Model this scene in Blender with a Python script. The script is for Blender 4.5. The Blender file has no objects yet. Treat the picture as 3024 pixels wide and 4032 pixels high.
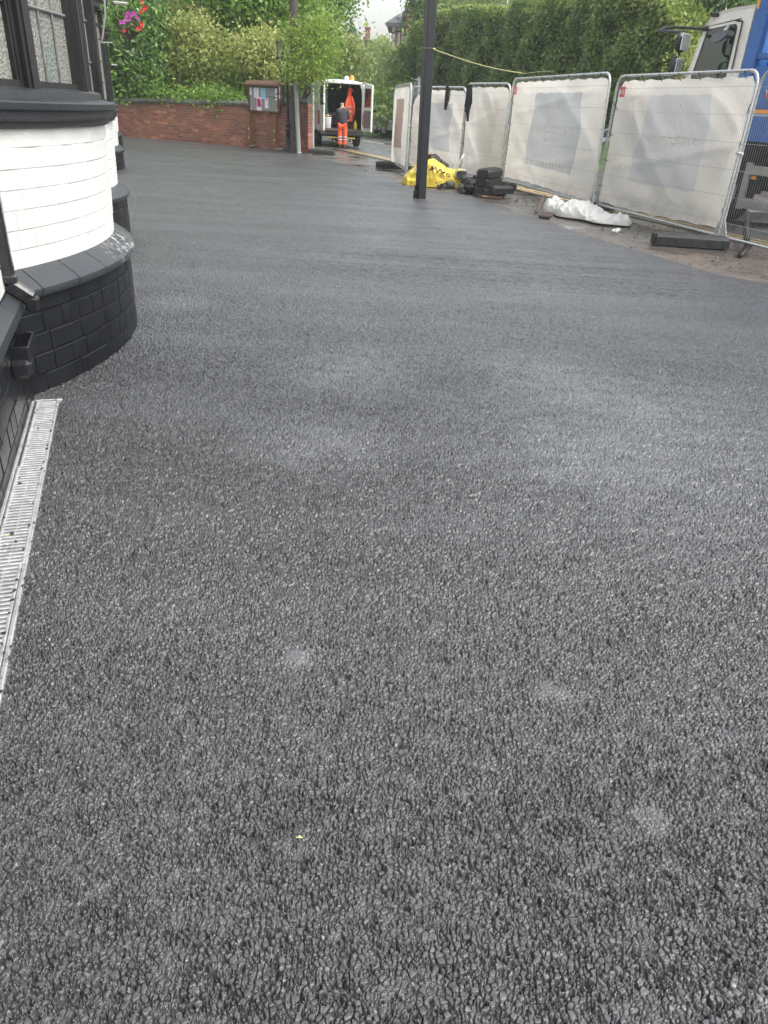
import bpy, math, random
import numpy as np
from mathutils import Vector, Matrix
C = bpy.context.scene
R = math.radians
COL = C.collection
# ------------------------------------------------------------------ camera, world, sun, exposure
FPX, PITCH, ROLL, CH = 2850.0, 29.1, 3.4, 1.45      # focal in photo pixels, tilt down, roll, height
_p, _r = R(PITCH), R(ROLL)
_F = np.array([0, math.cos(_p), -math.sin(_p)])
_U0 = np.array([0, math.sin(_p), math.cos(_p)]); _R0 = np.array([1.0, 0, 0])
_RT = _R0*math.cos(_r) + _U0*math.sin(_r); _UP = -_R0*math.sin(_r) + _U0*math.cos(_r)
cd = bpy.data.cameras.new('camera'); cam = bpy.data.objects.new('camera', cd); COL.objects.link(cam)
M = Matrix(((_RT[0], _UP[0], -_F[0], 0), (_RT[1], _UP[1], -_F[1], 0), (_RT[2], _UP[2], -_F[2], CH), (0, 0, 0, 1)))
cam.matrix_world = M
cd.sensor_fit = 'VERTICAL'; cd.sensor_height = 24; cd.lens = FPX/4032*24
cd.clip_end = 2000; cd.clip_start = .05
C.camera = cam
SUN_EL, SUN_ROT = R(56), R(112)
w = bpy.data.worlds.new('World'); C.world = w; w.use_nodes = True
nt = w.node_tree; bg = nt.nodes['Background']
sky = nt.nodes.new('ShaderNodeTexSky'); sky.sky_type = 'NISHITA'; sky.sun_disc = False
sky.sun_elevation = SUN_EL; sky.sun_rotation = SUN_ROT; sky.dust_density = 4; sky.air_density = 1.5
hs = nt.nodes.new('ShaderNodeHueSaturation'); hs.inputs['Saturation'].default_value = .30
nt.links.new(sky.outputs[0], hs.inputs['Color']); nt.links.new(hs.outputs[0], bg.inputs[0])
bg.inputs[1].default_value = .15
ld = bpy.data.lights.new('sun', 'SUN'); lo = bpy.data.objects.new('sun', ld); COL.objects.link(lo)
ld.energy = 1.1; ld.angle = R(28); ld.color = (1, .97, .92)
lo.rotation_euler = (R(90)-SUN_EL, 0, math.pi - SUN_ROT); lo.location = (0, 0, 30)
C.view_settings.view_transform = 'Standard'; C.view_settings.look = 'None'
C.view_settings.exposure = 1.16; C.view_settings.gamma = 1
C.render.engine = 'CYCLES'
C.cycles.max_bounces = 6; C.cycles.transparent_max_bounces = 12

# photo pixel -> point in the world
def ray(x, y): return _F*FPX + _RT*(x-1512) - _UP*(y-2016)
def G(x, y, z=0.0):
    d = ray(x, y); t = (z-CH)/d[2]; return Vector((d[0]*t, d[1]*t, z))
def AT(x, y, Y):
    d = ray(x, y); t = Y/d[1]; return Vector((d[0]*t, Y, CH+d[2]*t))
def ONP(x, y, p, n):
    d = ray(x, y); o = np.array([0, 0, CH]); n = np.array(n); k = ((np.array(p)-o)@n)/(d@n); return Vector(o+d*k)

# ------------------------------------------------------------------ mesh helpers
class MB:
    def __init__(s): s.v = []; s.f = []; s.m = []; s.mi = 0
    def add(s, vs, fs):
        b = len(s.v); s.v += [tuple(v) for v in vs]; s.f += [tuple(b+i for i in f) for f in fs]; s.m += [s.mi]*len(fs)
    def box(s, c, d, rz=0, mat=None):
        x, y, z = d[0]/2, d[1]/2, d[2]/2
        vs = [Vector((i*x, j*y, k*z)) for k in (-1, 1) for j in (-1, 1) for i in (-1, 1)]
        m = mat if mat is not None else Matrix.Rotation(rz, 3, 'Z')
        vs = [m @ v + Vector(c) for v in vs]
        s.add(vs, [(0, 2, 3, 1), (4, 5, 7, 6), (0, 1, 5, 4), (2, 6, 7, 3), (0, 4, 6, 2), (1, 3, 7, 5)])
    def bbox(s, c, d, b=.01, mat=None, rz=0):            # bevelled box
        x, y, z = d[0]/2, d[1]/2, d[2]/2; b = min(b, x*.9, y*.9, z*.9)
        m = mat if mat is not None else Matrix.Rotation(rz, 3, 'Z')
        idx = {}; vs = []
        for i in (-1, 1):
            for j in (-1, 1):
                for k in (-1, 1):
                    for a in range(3):
                        p = [i*(x-b), j*(y-b), k*(z-b)]; p[a] = (i*x, j*y, k*z)[a]
                        idx[(i, j, k, a)] = len(vs); vs.append(m @ Vector(p) + Vector(c))
        fs = []
        for a in range(3):
            o = [q for q in range(3) if q != a]
            for sg in (-1, 1):
                q = []
                for u, v in ((-1, -1), (1, -1), (1, 1), (-1, 1)):
                    t = [0, 0, 0]; t[a] = sg; t[o[0]] = u; t[o[1]] = v; q.append(idx[(t[0], t[1], t[2], a)])
                fs.append(q)
        for a in range(3):                               # edges
            o = [q for q in range(3) if q != a]
            for u in (-1, 1):
                for v in (-1, 1):
                    def k(sa, ax):
                        t = [0, 0, 0]; t[a] = sa; t[o[0]] = u; t[o[1]] = v; return idx[(t[0], t[1], t[2], ax)]
                    fs.append([k(-1, o[0]), k(1, o[0]), k(1, o[1]), k(-1, o[1])])
        for i in (-1, 1):
            for j in (-1, 1):
                for kk in (-1, 1): fs.append([idx[(i, j, kk, a)] for a in range(3)])
        s.add(vs, fs)
    def tube(s, pts, r, n=8, cap=True, rs=None):
        pts = [Vector(p) for p in pts]; rings = []
        up = Vector((0, 0, 1)); prev = None
        for i, p in enumerate(pts):
            t = (pts[min(i+1, len(pts)-1)] - pts[max(i-1, 0)]).normalized()
            if prev is None:
                a = t.cross(up if abs(t.z) < .9 else Vector((1, 0, 0))).normalized()
            else:
                a = (prev - t*prev.dot(t)).normalized()
            prev = a; b = t.cross(a)
            rr = rs[i] if rs else r
            rings.append([p + (a*math.cos(2*math.pi*k/n) + b*math.sin(2*math.pi*k/n))*rr for k in range(n)])
        vs = [v for q in rings for v in q]; fs = []
        for i in range(len(pts)-1):
            for k in range(n):
                fs.append((i*n+k, i*n+(k+1) % n, (i+1)*n+(k+1) % n, (i+1)*n+k))
        if cap: fs += [tuple(range(n-1, -1, -1)), tuple((len(pts)-1)*n+k for k in range(n))]
        s.add(vs, fs)
    def lathe(s, prof, c=(0, 0, 0), n=20, cap=True):
        vs = []; fs = []
        for r_, z in prof:
            for k in range(n):
                a = 2*math.pi*k/n; vs.append((c[0]+r_*math.cos(a), c[1]+r_*math.sin(a), c[2]+z))
        for i in range(len(prof)-1):
            for k in range(n): fs.append((i*n+k, i*n+(k+1) % n, (i+1)*n+(k+1) % n, (i+1)*n+k))
        if cap: fs += [tuple(range(n-1, -1, -1)), tuple((len(prof)-1)*n+k for k in range(n))]
        s.add(vs, fs)
    def prism(s, poly, fn, a, b):                        # 2-D outline, fn(u, v, w) -> point, from w=a to w=b
        n = len(poly); vs = [fn(u, v, a) for u, v in poly] + [fn(u, v, b) for u, v in poly]
        s.add(vs, [tuple(range(n)), tuple(range(2*n-1, n-1, -1))] + [(i, n+i, n+(i+1) % n, (i+1) % n) for i in range(n)])
    def grid(s, rows, close=False):
        h, wd = len(rows), len(rows[0]); vs = [p for r_ in rows for p in r_]; fs = []
        for i in range(h-1):
            for j in range(wd if close else wd-1):
                fs.append((i*wd+j, i*wd+(j+1) % wd, (i+1)*wd+(j+1) % wd, (i+1)*wd+j))
        s.add(vs, fs)
    def build(s, name, mat, parent=None, smooth=False, origin=(0, 0, 0), angle=None, flip=False):
        me = bpy.data.meshes.new(name); o = Vector(origin)
        vs = [Vector(v)-o for v in s.v] if o.length else s.v
        me.from_pydata(vs, [], s.f); me.validate()
        mats = mat if isinstance(mat, (list, tuple)) else [mat]
        for m in mats: me.materials.append(m)
        if len(mats) > 1 and len(s.m) == len(me.polygons): me.polygons.foreach_set('material_index', s.m)
        import bmesh
        bm = bmesh.new(); bm.from_mesh(me); bmesh.ops.recalc_face_normals(bm, faces=bm.faces); bm.to_mesh(me); bm.free()
        if smooth:
            me.polygons.foreach_set('use_smooth', [True]*len(me.polygons))
            if angle:
                try: me.set_sharp_from_angle(angle=R(angle))
                except Exception: pass
        ob = bpy.data.objects.new(name, me); COL.objects.link(ob)
        if parent is not None: ob.parent = parent
        else: ob.location = o
        return ob
def tag(o, label=None, cat=None, group=None, kind=None):
    if label: o['label'] = label
    if cat: o['category'] = cat
    if group: o['group'] = group
    if kind: o['kind'] = kind
    return o
def thing(name, loc, label, cat, group=None, rz=0):
    o = bpy.data.objects.new(name, None); COL.objects.link(o); o.location = loc; o.rotation_euler = (0, 0, rz)
    o.empty_display_size = .2
    return tag(o, label, cat, group)
def npmesh(name, V, F, mat, parent=None, smooth=False, attr=None):
    V = np.asarray(V, dtype=np.float32); F = np.asarray(F, dtype=np.int32)
    me = bpy.data.meshes.new(name); me.vertices.add(len(V)); me.vertices.foreach_set('co', V.ravel())
    k = F.shape[1]; me.loops.add(F.size); me.loops.foreach_set('vertex_index', F.ravel())
    me.polygons.add(len(F)); me.polygons.foreach_set('loop_start', np.arange(len(F), dtype=np.int32)*k)
    if smooth: me.polygons.foreach_set('use_smooth', np.ones(len(F), dtype=bool))
    if attr:
        for nm, arr in attr.items():
            a = me.attributes.new(nm, 'FLOAT', 'POINT'); a.data.foreach_set('value', np.asarray(arr, dtype=np.float32))
    me.update(calc_edges=True); me.materials.append(mat)
    ob = bpy.data.objects.new(name, me); COL.objects.link(ob)
    if parent is not None: ob.parent = parent
    return ob

# ------------------------------------------------------------------ materials
class NT:
    def __init__(s, name):
        s.m = bpy.data.materials.new(name); s.m.use_nodes = True; s.t = s.m.node_tree
        s.b = s.t.nodes['Principled BSDF']; s.out = s.t.nodes['Material Output']
    def n(s, typ, **kw):
        o = s.t.nodes.new('ShaderNode'+typ)
        for k, v in kw.items():
            if k in o.inputs: s.link(v, o.inputs[k]) if hasattr(v, 'is_linked') else setattr(o.inputs[k], 'default_value', v)
            else: setattr(o, k, v)
        return o
    def link(s, a, b): s.t.links.new(a, b)
    def pos(s, obj=False):
        return s.n('TexCoord').outputs['Object'] if obj else s.n('NewGeometry').outputs['Position']
    def noise(s, vec, scale, detail=4, rough=.55):
        o = s.n('TexNoise'); s.link(vec, o.inputs['Vector']); o.inputs['Scale'].default_value = scale
        o.inputs['Detail'].default_value = detail; o.inputs['Roughness'].default_value = rough; return o.outputs['Fac']
    def ramp(s, fac, stops):
        o = s.n('ValToRGB'); s.link(fac, o.inputs[0]); e = o.color_ramp.elements
        e[0].position, e[0].color = stops[0][0], col(stops[0][1]); e[1].position, e[1].color = stops[-1][0], col(stops[-1][1])
        for p, c_ in stops[1:-1]:
            q = e.new(p); q.color = col(c_)
        return o.outputs[0]
    def math(s, op, a, b=0.0, clamp=False):
        o = s.n('Math'); o.operation = op; o.use_clamp = clamp
        for i, v in enumerate((a, b)):
            if hasattr(v, 'is_linked'): s.link(v, o.inputs[i])
            else: o.inputs[i].default_value = v
        return o.outputs[0]
    def mix(s, fac, a, b):
        o = s.n('Mix'); o.data_type = 'RGBA'
        for i, v in ((0, fac), (6, a), (7, b)):
            if hasattr(v, 'is_linked'): s.link(v, o.inputs[i])
            else: o.inputs[i].default_value = v if i == 0 else col(v)
        return o.outputs[2]
    def bump(s, h, strength=.5, dist=.01, prev=None):
        o = s.n('Bump'); s.link(h, o.inputs['Height']); o.inputs['Strength'].default_value = strength
        o.inputs['Distance'].default_value = dist
        if prev is not None: s.link(prev, o.inputs['Normal'])
        return o.outputs[0]
    def scaled(s, vec, sc):
        o = s.n('VectorMath'); o.operation = 'MULTIPLY'; s.link(vec, o.inputs[0]); o.inputs[1].default_value = sc; return o.outputs[0]
    def set(s, color=None, rough=None, normal=None, metal=None, spec=None):
        for k, v in (('Base Color', color), ('Roughness', rough), ('Normal', normal), ('Metallic', metal), ('Specular IOR Level', spec)):
            if v is None: continue
            if hasattr(v, 'is_linked'): s.link(v, s.b.inputs[k])
            else: s.b.inputs[k].default_value = col(v) if k == 'Base Color' else v
        return s.m
def col(c_):
    if isinstance(c_, (int, float)): c_ = (c_, c_, c_)
    return tuple(c_)+((1,) if len(c_) == 3 else ())
def sm(name, c_, rough=.6, var=.25, scale=6, bump=0, bscale=60, metal=0, obj=False, spec=.5, dirt=None, bdist=.004):
    """painted / plain surface: colour drifting with noise, a little relief, optional blotchy dirt colour"""
    t = NT(name); p = t.pos(obj)
    a = tuple(x*(1-var) for x in col(c_)[:3]); b = tuple(min(1, x*(1+var)) for x in col(c_)[:3])
    cc = t.ramp(t.noise(p, scale, 6), [(.3, a), (.7, b)])
    if dirt:
        f = t.ramp(t.noise(p, dirt[2], 8, .7), [(dirt[1], 0), (dirt[1]+.18, 1)]); cc = t.mix(f, cc, dirt[0])
    nrm = t.bump(t.noise(p, bscale, 5), bump, bdist) if bump else None
    rr = t.ramp(t.noise(p, scale*2.3, 4), [(.3, max(0, rough-.08)), (.7, min(1, rough+.08))])
    return t.set(cc, rr, nrm, metal, spec)
def leafmat(name, cols, spec=.35, trans=.35, rough=.5):
    t = NT(name); g = t.n('NewGeometry'); rnd = g.outputs['Random Per Island']
    nz = t.noise(g.outputs['Position'], .9, 3)
    f = t.math('ADD', t.math('MULTIPLY', rnd, .55), t.math('MULTIPLY', nz, .6), True)
    k = len(cols); cc = t.ramp(f, [(.15+.75*i/(k-1), c_) for i, c_ in enumerate(cols)])
    t.set(cc, rough, None, 0, spec)
    tr = t.n('BsdfTranslucent'); t.link(cc, tr.inputs['Color'])
    mx = t.n('MixShader'); mx.inputs[0].default_value = trans+.08
    t.link(t.b.outputs[0], mx.inputs[1]); t.link(tr.outputs[0], mx.inputs[2]); t.link(mx.outputs[0], t.out.inputs[0])
    return t.m
def brickmat(name, c1, c2, mortar, scale=1.0, axis='xz', wet=0.0, rot=0, dark=None):
    """brickwork: real 225 x 75 mm courses; rot turns the bond onto the wall's own direction"""
    t = NT(name); p = t.pos()
    vr = t.n('VectorRotate'); vr.rotation_type = 'Z_AXIS'; t.link(p, vr.inputs[0]); vr.inputs['Angle'].default_value = -rot
    sx = t.n('SeparateXYZ'); t.link(vr.outputs[0], sx.inputs[0])
    cb = t.n('CombineXYZ'); t.link(sx.outputs[0], cb.inputs[0]); t.link(sx.outputs[2], cb.inputs[1])
    br = t.n('TexBrick'); t.link(cb.outputs[0], br.inputs['Vector']); br.inputs['Scale'].default_value = 1/scale
    br.inputs['Brick Width'].default_value = .225; br.inputs['Row Height'].default_value = .075
    br.inputs['Mortar Size'].default_value = .008; br.inputs['Mortar Smooth'].default_value = .3; br.inputs['Bias'].default_value = 0
    br.inputs['Color1'].default_value = (0, 0, 0, 1); br.inputs['Color2'].default_value = (1, 1, 1, 1); br.inputs['Mortar'].default_value = (.5, .5, .5, 1)
    rv = t.ramp(br.outputs['Color'], [(0, c1), (.35, tuple(.6*a+.4*b for a, b in zip(c1, c2))), (.8, c2), (1, tuple(x*1.5 for x in c2))])
    st = t.noise(p, 1.3, 7, .7)
    c_ = t.mix(t.ramp(st, [(.42, 0), (.66, 1)]), rv, tuple(x*.38 for x in c1) if dark is None else dark)
    c_ = t.mix(t.ramp(t.noise(p, 5, 5), [(.55, 0), (.75, .5)]), c_, tuple(x*.9+.03 for x in mortar))
    c_ = t.mix(br.outputs['Fac'], c_, mortar)
    nb = t.bump(t.math('SUBTRACT', t.math('MULTIPLY', t.noise(p, 70, 4), .5), br.outputs['Fac']), .6, .012)
    return t.set(c_, t.ramp(st, [(.35, .85-wet), (.65, .55)]), nb)
# ------------------------------------------------------------------ ground, road, tarmac
rng = np.random.default_rng(7); random.seed(5)
def hash2(ix, iy, k):
    h = (ix.astype(np.int64)*374761393 + iy.astype(np.int64)*668265263 + k*974634777) & 0x7fffffff
    h = ((h ^ (h >> 13))*1274126177) & 0x7fffffff
    h = ((h ^ (h >> 16))*668265263) & 0x7fffffff
    return (h ^ (h >> 15)) % 100003/100003.0
def vnoise(x, y, k=0):
    ix = np.floor(x).astype(np.int64); iy = np.floor(y).astype(np.int64); fx = x-ix; fy = y-iy
    fx = fx*fx*(3-2*fx); fy = fy*fy*(3-2*fy)
    a = hash2(ix, iy, k); b = hash2(ix+1, iy, k); c = hash2(ix, iy+1, k); d = hash2(ix+1, iy+1, k)
    return (a*(1-fx)+b*fx)*(1-fy)+(c*(1-fx)+d*fx)*fy
def worley(x, y, k=0):
    """nearest and second nearest jittered stone centre, plus that stone's random numbers and the offset to it"""
    ix = np.floor(x).astype(np.int64); iy = np.floor(y).astype(np.int64)
    f1 = np.full(x.shape, 9.0); f2 = np.full(x.shape, 9.0); r = np.zeros_like(x); r2 = np.zeros_like(x); dx1 = np.zeros_like(x); dy1 = np.zeros_like(x)
    for i in (-1, 0, 1):
        for j in (-1, 0, 1):
            cx = ix+i; cy = iy+j
            dx = x-(cx+.08+.84*hash2(cx, cy, k)); dy = y-(cy+.08+.84*hash2(cx, cy, k+1))
            d = np.sqrt(dx*dx+dy*dy); m = d < f1
            f2 = np.where(m, f1, np.minimum(f2, d)); r = np.where(m, hash2(cx, cy, k+2), r); r2 = np.where(m, hash2(cx, cy, k+3), r2)
            dx1 = np.where(m, dx, dx1); dy1 = np.where(m, dy, dy1); f1 = np.where(m, d, f1)
    return f1, f2, r, r2, dx1, dy1

SMOOTH = [(G(2180, 2745), .075, .05), (G(2570, 3236), .05, .05), (G(1176, 2607), .045, .05), (G(2240, 2100), .25, .2), (G(2190, 2420), .06, .05)]
def make_tarmac_mat():
    t = NT('fresh_tarmac'); p = t.pos()
    tint = t.n('Attribute'); tint.attribute_name = 'stone'; tv = tint.outputs['Fac']
    flat = t.n('Attribute'); flat.attribute_name = 'worn'; wv = flat.outputs['Fac']
    fine = t.noise(p, 420, 3, .6); mid = t.noise(p, 95, 3, .6); big = t.noise(p, .9, 5, .6); lane = t.noise(t.scaled(p, (.35, 1.6, 1)), 1.2, 5, .6)
    v = t.n('TexVoronoi'); v.feature = 'F1'; t.link(p, v.inputs['Vector']); v.inputs['Scale'].default_value = 150
    hsv = t.n('SeparateColor'); t.link(v.outputs['Color'], hsv.inputs[0])
    base = t.mix(t.ramp(hsv.outputs[0], [(.0, 0), (1, 1)]), (.016, .017, .0185), (.038, .0395, .042))
    base = t.mix(tv, base, (.100, .102, .106))
    g40 = t.noise(p, 55, 2, .6); base = t.mix(t.ramp(g40, [(.35, .55), (.5, 0)]), base, (.016, .017, .019)); base = t.mix(t.ramp(g40, [(.52, 0), (.68, .5)]), base, (.085, .089, .095))
    g20 = t.noise(p, 24, 5, .8); base = t.mix(t.ramp(g20, [(.38, .5), (.5, 0)]), base, (.018, .019, .021)); base = t.mix(t.ramp(g20, [(.5, 0), (.64, .45)]), base, (.080, .084, .090))
    base = t.mix(t.ramp(fine, [(.62, 0), (.78, .5)]), base, (.15, .15, .15))
    base = t.mix(t.math('MULTIPLY', t.ramp(hsv.outputs[1], [(.991, 0), (.995, 1)]), .75), base, (.26, .25, .23))
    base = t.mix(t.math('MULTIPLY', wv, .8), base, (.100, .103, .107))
    base = t.mix(t.ramp(lane, [(.42, 0), (.66, .45)]), base, (.092, .096, .102))  # damp sheen of the far mat painted as soft paler bands
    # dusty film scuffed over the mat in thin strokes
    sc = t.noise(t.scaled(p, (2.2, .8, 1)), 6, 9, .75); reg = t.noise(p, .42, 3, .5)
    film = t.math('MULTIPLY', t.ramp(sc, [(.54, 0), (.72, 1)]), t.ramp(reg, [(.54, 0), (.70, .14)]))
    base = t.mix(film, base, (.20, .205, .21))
    # pale scuffs, and the broad damp sheen painted into the colour
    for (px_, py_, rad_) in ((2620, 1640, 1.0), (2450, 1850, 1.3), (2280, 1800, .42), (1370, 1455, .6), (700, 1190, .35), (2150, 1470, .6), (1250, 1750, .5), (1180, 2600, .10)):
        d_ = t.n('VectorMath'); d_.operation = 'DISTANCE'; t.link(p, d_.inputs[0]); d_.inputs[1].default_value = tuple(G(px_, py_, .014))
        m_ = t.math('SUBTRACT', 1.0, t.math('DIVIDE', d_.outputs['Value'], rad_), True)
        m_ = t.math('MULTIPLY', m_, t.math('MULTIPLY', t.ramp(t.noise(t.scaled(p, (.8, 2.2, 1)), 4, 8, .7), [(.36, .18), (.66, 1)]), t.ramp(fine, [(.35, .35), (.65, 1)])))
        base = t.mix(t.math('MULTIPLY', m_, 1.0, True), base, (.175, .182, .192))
    rough = t.math('ADD', t.ramp(big, [(.3, .26), (.7, .40)]), t.math('MULTIPLY', fine, .12))
    rough = t.math('SUBTRACT', rough, t.ramp(lane, [(.5, 0), (.7, .04)]))
    h = t.math('ADD', t.math('MULTIPLY', v.outputs['Distance'], -.9), t.math('ADD', mid, t.math('MULTIPLY', fine, .5)))
    nrm = t.bump(h, .22, .004)
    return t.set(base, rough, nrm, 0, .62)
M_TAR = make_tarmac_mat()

def grind():
    # near field: real relief, stone by stone
    ys = [0.62]
    while ys[-1] < 25.4: ys.append(ys[-1] + .0015*max(1, (ys[-1]**2+2.1)/2.9))
    ys[-1] = 25.6; ys = np.array(ys); nx = 1400
    u = np.linspace(0, 1, nx); y = ys[:, None]; xl = -.50*y-.42; xr = np.array([min(.60*q+.36, edge_x(q)) for q in ys])[:, None]
    X = xl+(xr-xl)*u[None, :]; Y = np.repeat(y, nx, 1)
    WX = X+.0035*(vnoise(X*150, Y*150, 60)-.5)+.006*(vnoise(X*45, Y*45, 62)-.5); WY = Y+.0035*(vnoise(X*150, Y*150, 61)-.5)+.006*(vnoise(X*45, Y*45, 63)-.5)
    WX = WX+.010*(vnoise(X*9, Y*9, 64)-.5); WY = WY+.010*(vnoise(X*9, Y*9, 65)-.5)
    f1, f2, r, r2, dx, dy = worley(WX*78, WY*78, 3)
    g1, g2, q, q2, ex, ey = worley(WX*165+31, WY*165+7, 20)
    small = r2 < .48                                     # these chips are split into finer ones
    edge = np.clip((f2-f1)/.22, 0, 1); ed2 = np.clip((g2-g1)/.30, 0, 1)
    edge = np.where(small, np.minimum(edge, .35+.65*ed2), edge); edge = edge*edge*(3-2*edge)
    opn = np.clip(.35+1.5*vnoise(X*60, Y*60, 70)*.6+1.5*vnoise(X*24, Y*24, 71)*.4-.2, .35, 1.5)
    tilt = np.where(small, (ex*(q-.5)+ey*(q2-.5))*.0042, (dx*(r-.5)+dy*(vnoise(WX*78, WY*78, 8)-.5))*.0060)
    hole = np.clip((vnoise(X*120, Y*120, 72)*.6+vnoise(X*33, Y*33, 73)*.4-.64)/.07, 0, 1)
    sink = np.where(r2 > .93, -.004, 0)+np.where(small & (q > .85), -.0035, 0)
    H = (-.0112*(1-edge)+sink*1.2)*opn+tilt-.0080*hole+.0007*(vnoise(X*260, Y*260, 9)-.5)+np.where(small, -.0006, .0004)
    H += .0006*(vnoise(X*1.1, Y*1.1, 12)-.5)+.0006*(vnoise(X*5, Y*5, 13)-.5)*np.clip((7-Y)/4, 0, 1)
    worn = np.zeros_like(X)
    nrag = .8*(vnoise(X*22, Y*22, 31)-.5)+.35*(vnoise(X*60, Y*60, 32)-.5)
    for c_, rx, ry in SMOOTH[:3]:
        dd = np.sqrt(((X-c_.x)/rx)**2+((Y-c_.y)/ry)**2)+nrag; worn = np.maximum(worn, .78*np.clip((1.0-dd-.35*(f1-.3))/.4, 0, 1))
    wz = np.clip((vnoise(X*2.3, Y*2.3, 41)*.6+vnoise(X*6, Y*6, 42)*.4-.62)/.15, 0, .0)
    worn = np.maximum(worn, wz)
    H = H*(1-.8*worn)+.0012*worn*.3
    cell = np.gradient(ys)[:, None]; H = H*(1-.66*np.clip((Y-3.4)/6.5, 0, 1)**.8)
    fade = np.ones_like(X); fx_ = np.where((Y < 7.7), np.clip(np.minimum(X-xl, xr-X)/.08, 0, 1), 1.0)
    H = (H+.0016)*fade*fx_-.0004; H[-1] = -.0004
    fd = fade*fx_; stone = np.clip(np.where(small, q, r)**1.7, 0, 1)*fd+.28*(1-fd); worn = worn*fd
    V = np.stack([X, Y, H+.014], -1).reshape(-1, 3)
    ny = len(ys); I = np.arange((ny-1)*nx).reshape(ny-1, nx)[:, :-1].ravel()
    F = np.stack([I, I+1, I+nx+1, I+nx], -1)
    return V, F, stone.ravel(), worn.ravel(), (float(xl[0, 0]), float(xr[0, 0]), float(-.50*7.7-.42), float(.60*7.7+.36), float(ys[0]), 7.7), [(float(a_), float(b_)) for a_, b_ in zip(ys, xr[:, 0])]
# far field sheet, joined to the near one along its straight sides
edge_px = [(1215, 612), (1235, 617), (1330, 640), (1400, 661), (1450, 680), (1520, 704), (1590, 730), (1700, 748), (1850, 775), (2000, 830), (2080, 855), (2160, 880), (2260, 912),
           (2360, 945), (2460, 978), (2560, 1010), (2700, 1050), (2800, 1078), (2910, 1100), (3024, 1122), (3200, 1165), (3500, 1240)]
EDGE = [G(x, y) for x, y in edge_px]
EDGE = [e for e in EDGE]
# rag the edge
fine_edge = []
for a, b in zip(EDGE[:-1], EDGE[1:]):
    n_ = max(2, int((b-a).length/.10))
    for i in range(n_):
        q = a.lerp(b, i/n_); nn = Vector((-(b-a).y, (b-a).x, 0)).normalized()
        fine_edge.append(q + nn*(.05*(random.random()-.5)+.04*math.sin(q.y*2.1)))
def edge_x(y_):
    best = 5.2
    pts = sorted([(e.y, e.x) for e in fine_edge])
    for (ya, xa), (yb, xb) in zip(pts[:-1], pts[1:]):
        if ya <= y_ <= yb and yb > ya: return xa+(xb-xa)*(y_-ya)/(yb-ya)
    return pts[0][1]+(pts[0][0]-y_)*1.3 if y_ < pts[0][0] else pts[-1][1]
V_, F_, st_, wo_, (nl, nr, fl, fr, y0, y1), RE_ = grind()
rowsV = []; rowsF = []
def strip(yA, yB, xA0, xA1, xB0, xB1, ny_, nx_):
    b = len(rowsV)
    for j in range(ny_+1):
        t = j/ny_; y_ = yA+(yB-yA)*t; l = xA0+(xB0-xA0)*t; r_ = xA1+(xB1-xA1)*t
        for i in range(nx_+1): rowsV.append((l+(r_-l)*i/nx_, y_, .0136))
    for j in range(ny_):
        for i in range(nx_):
            a = b+j*(nx_+1)+i; rowsF.append((a, a+1, a+nx_+2, a+nx_+1))
strip(y0, y1, -3.2, nl, -4.9, fl, 20, 4); YC = max(q for q in np.arange(5, 12, .05) if .60*q+.36 < edge_x(q)-.02)
print('YC', YC, edge_x(YC), edge_x(7.5), edge_x(8.1), fine_edge[-1])
for q0, q1 in zip(np.linspace(y0, YC, 24)[:-1], np.linspace(y0, YC, 24)[1:]): strip(q0, q1, .60*q0+.36, min(9, edge_x(q0)), .60*q1+.36, min(9, edge_x(q1)), 1, 5)
strip(-3, y0, -3.0, nl, -3.2, nl, 3, 2); strip(-3, y0, nl, nr, nl, nr, 3, 2); strip(-3, y0, nr, 6.5, nr, 6.5, 3, 2)
# the thin broken lip of the mat along its outer edge, and the sheet to the right of the near field
b = len(rowsV); lip = [(y_, x_) for y_, x_ in RE_ if y_ > YC]
for y_, x_ in lip: rowsV += [(x_, y_, .0136), (x_+.004, y_, -.02)]
for j in range(len(lip)-1): rowsF.append((b+2*j, b+2*j+1, b+2*j+3, b+2*j+2))
# last piece up to the boundary wall
k = len(rowsV); xr_ = edge_x(25.6)
rowsV += [(-.55*25.6-.8, 25.6, .0136), (xr_, 25.6, .0136), (-3.1, 26.8, .0136), (-8.3, 29.8, .0136), (-11.3, 32, .0136), (-22, 38, .0136)]
rowsF4 = [(k, k+1, k+2, k+3), (k, k+3, k+4, k+5)]
rowsF += rowsF4
V2 = np.array(rowsV); F2 = np.array(rowsF)+len(V_)
dist2 = np.zeros(len(V2))+.45
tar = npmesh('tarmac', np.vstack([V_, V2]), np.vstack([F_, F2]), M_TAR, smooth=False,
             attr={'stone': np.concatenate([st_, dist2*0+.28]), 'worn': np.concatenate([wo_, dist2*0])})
tag(tar, kind='structure')

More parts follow.
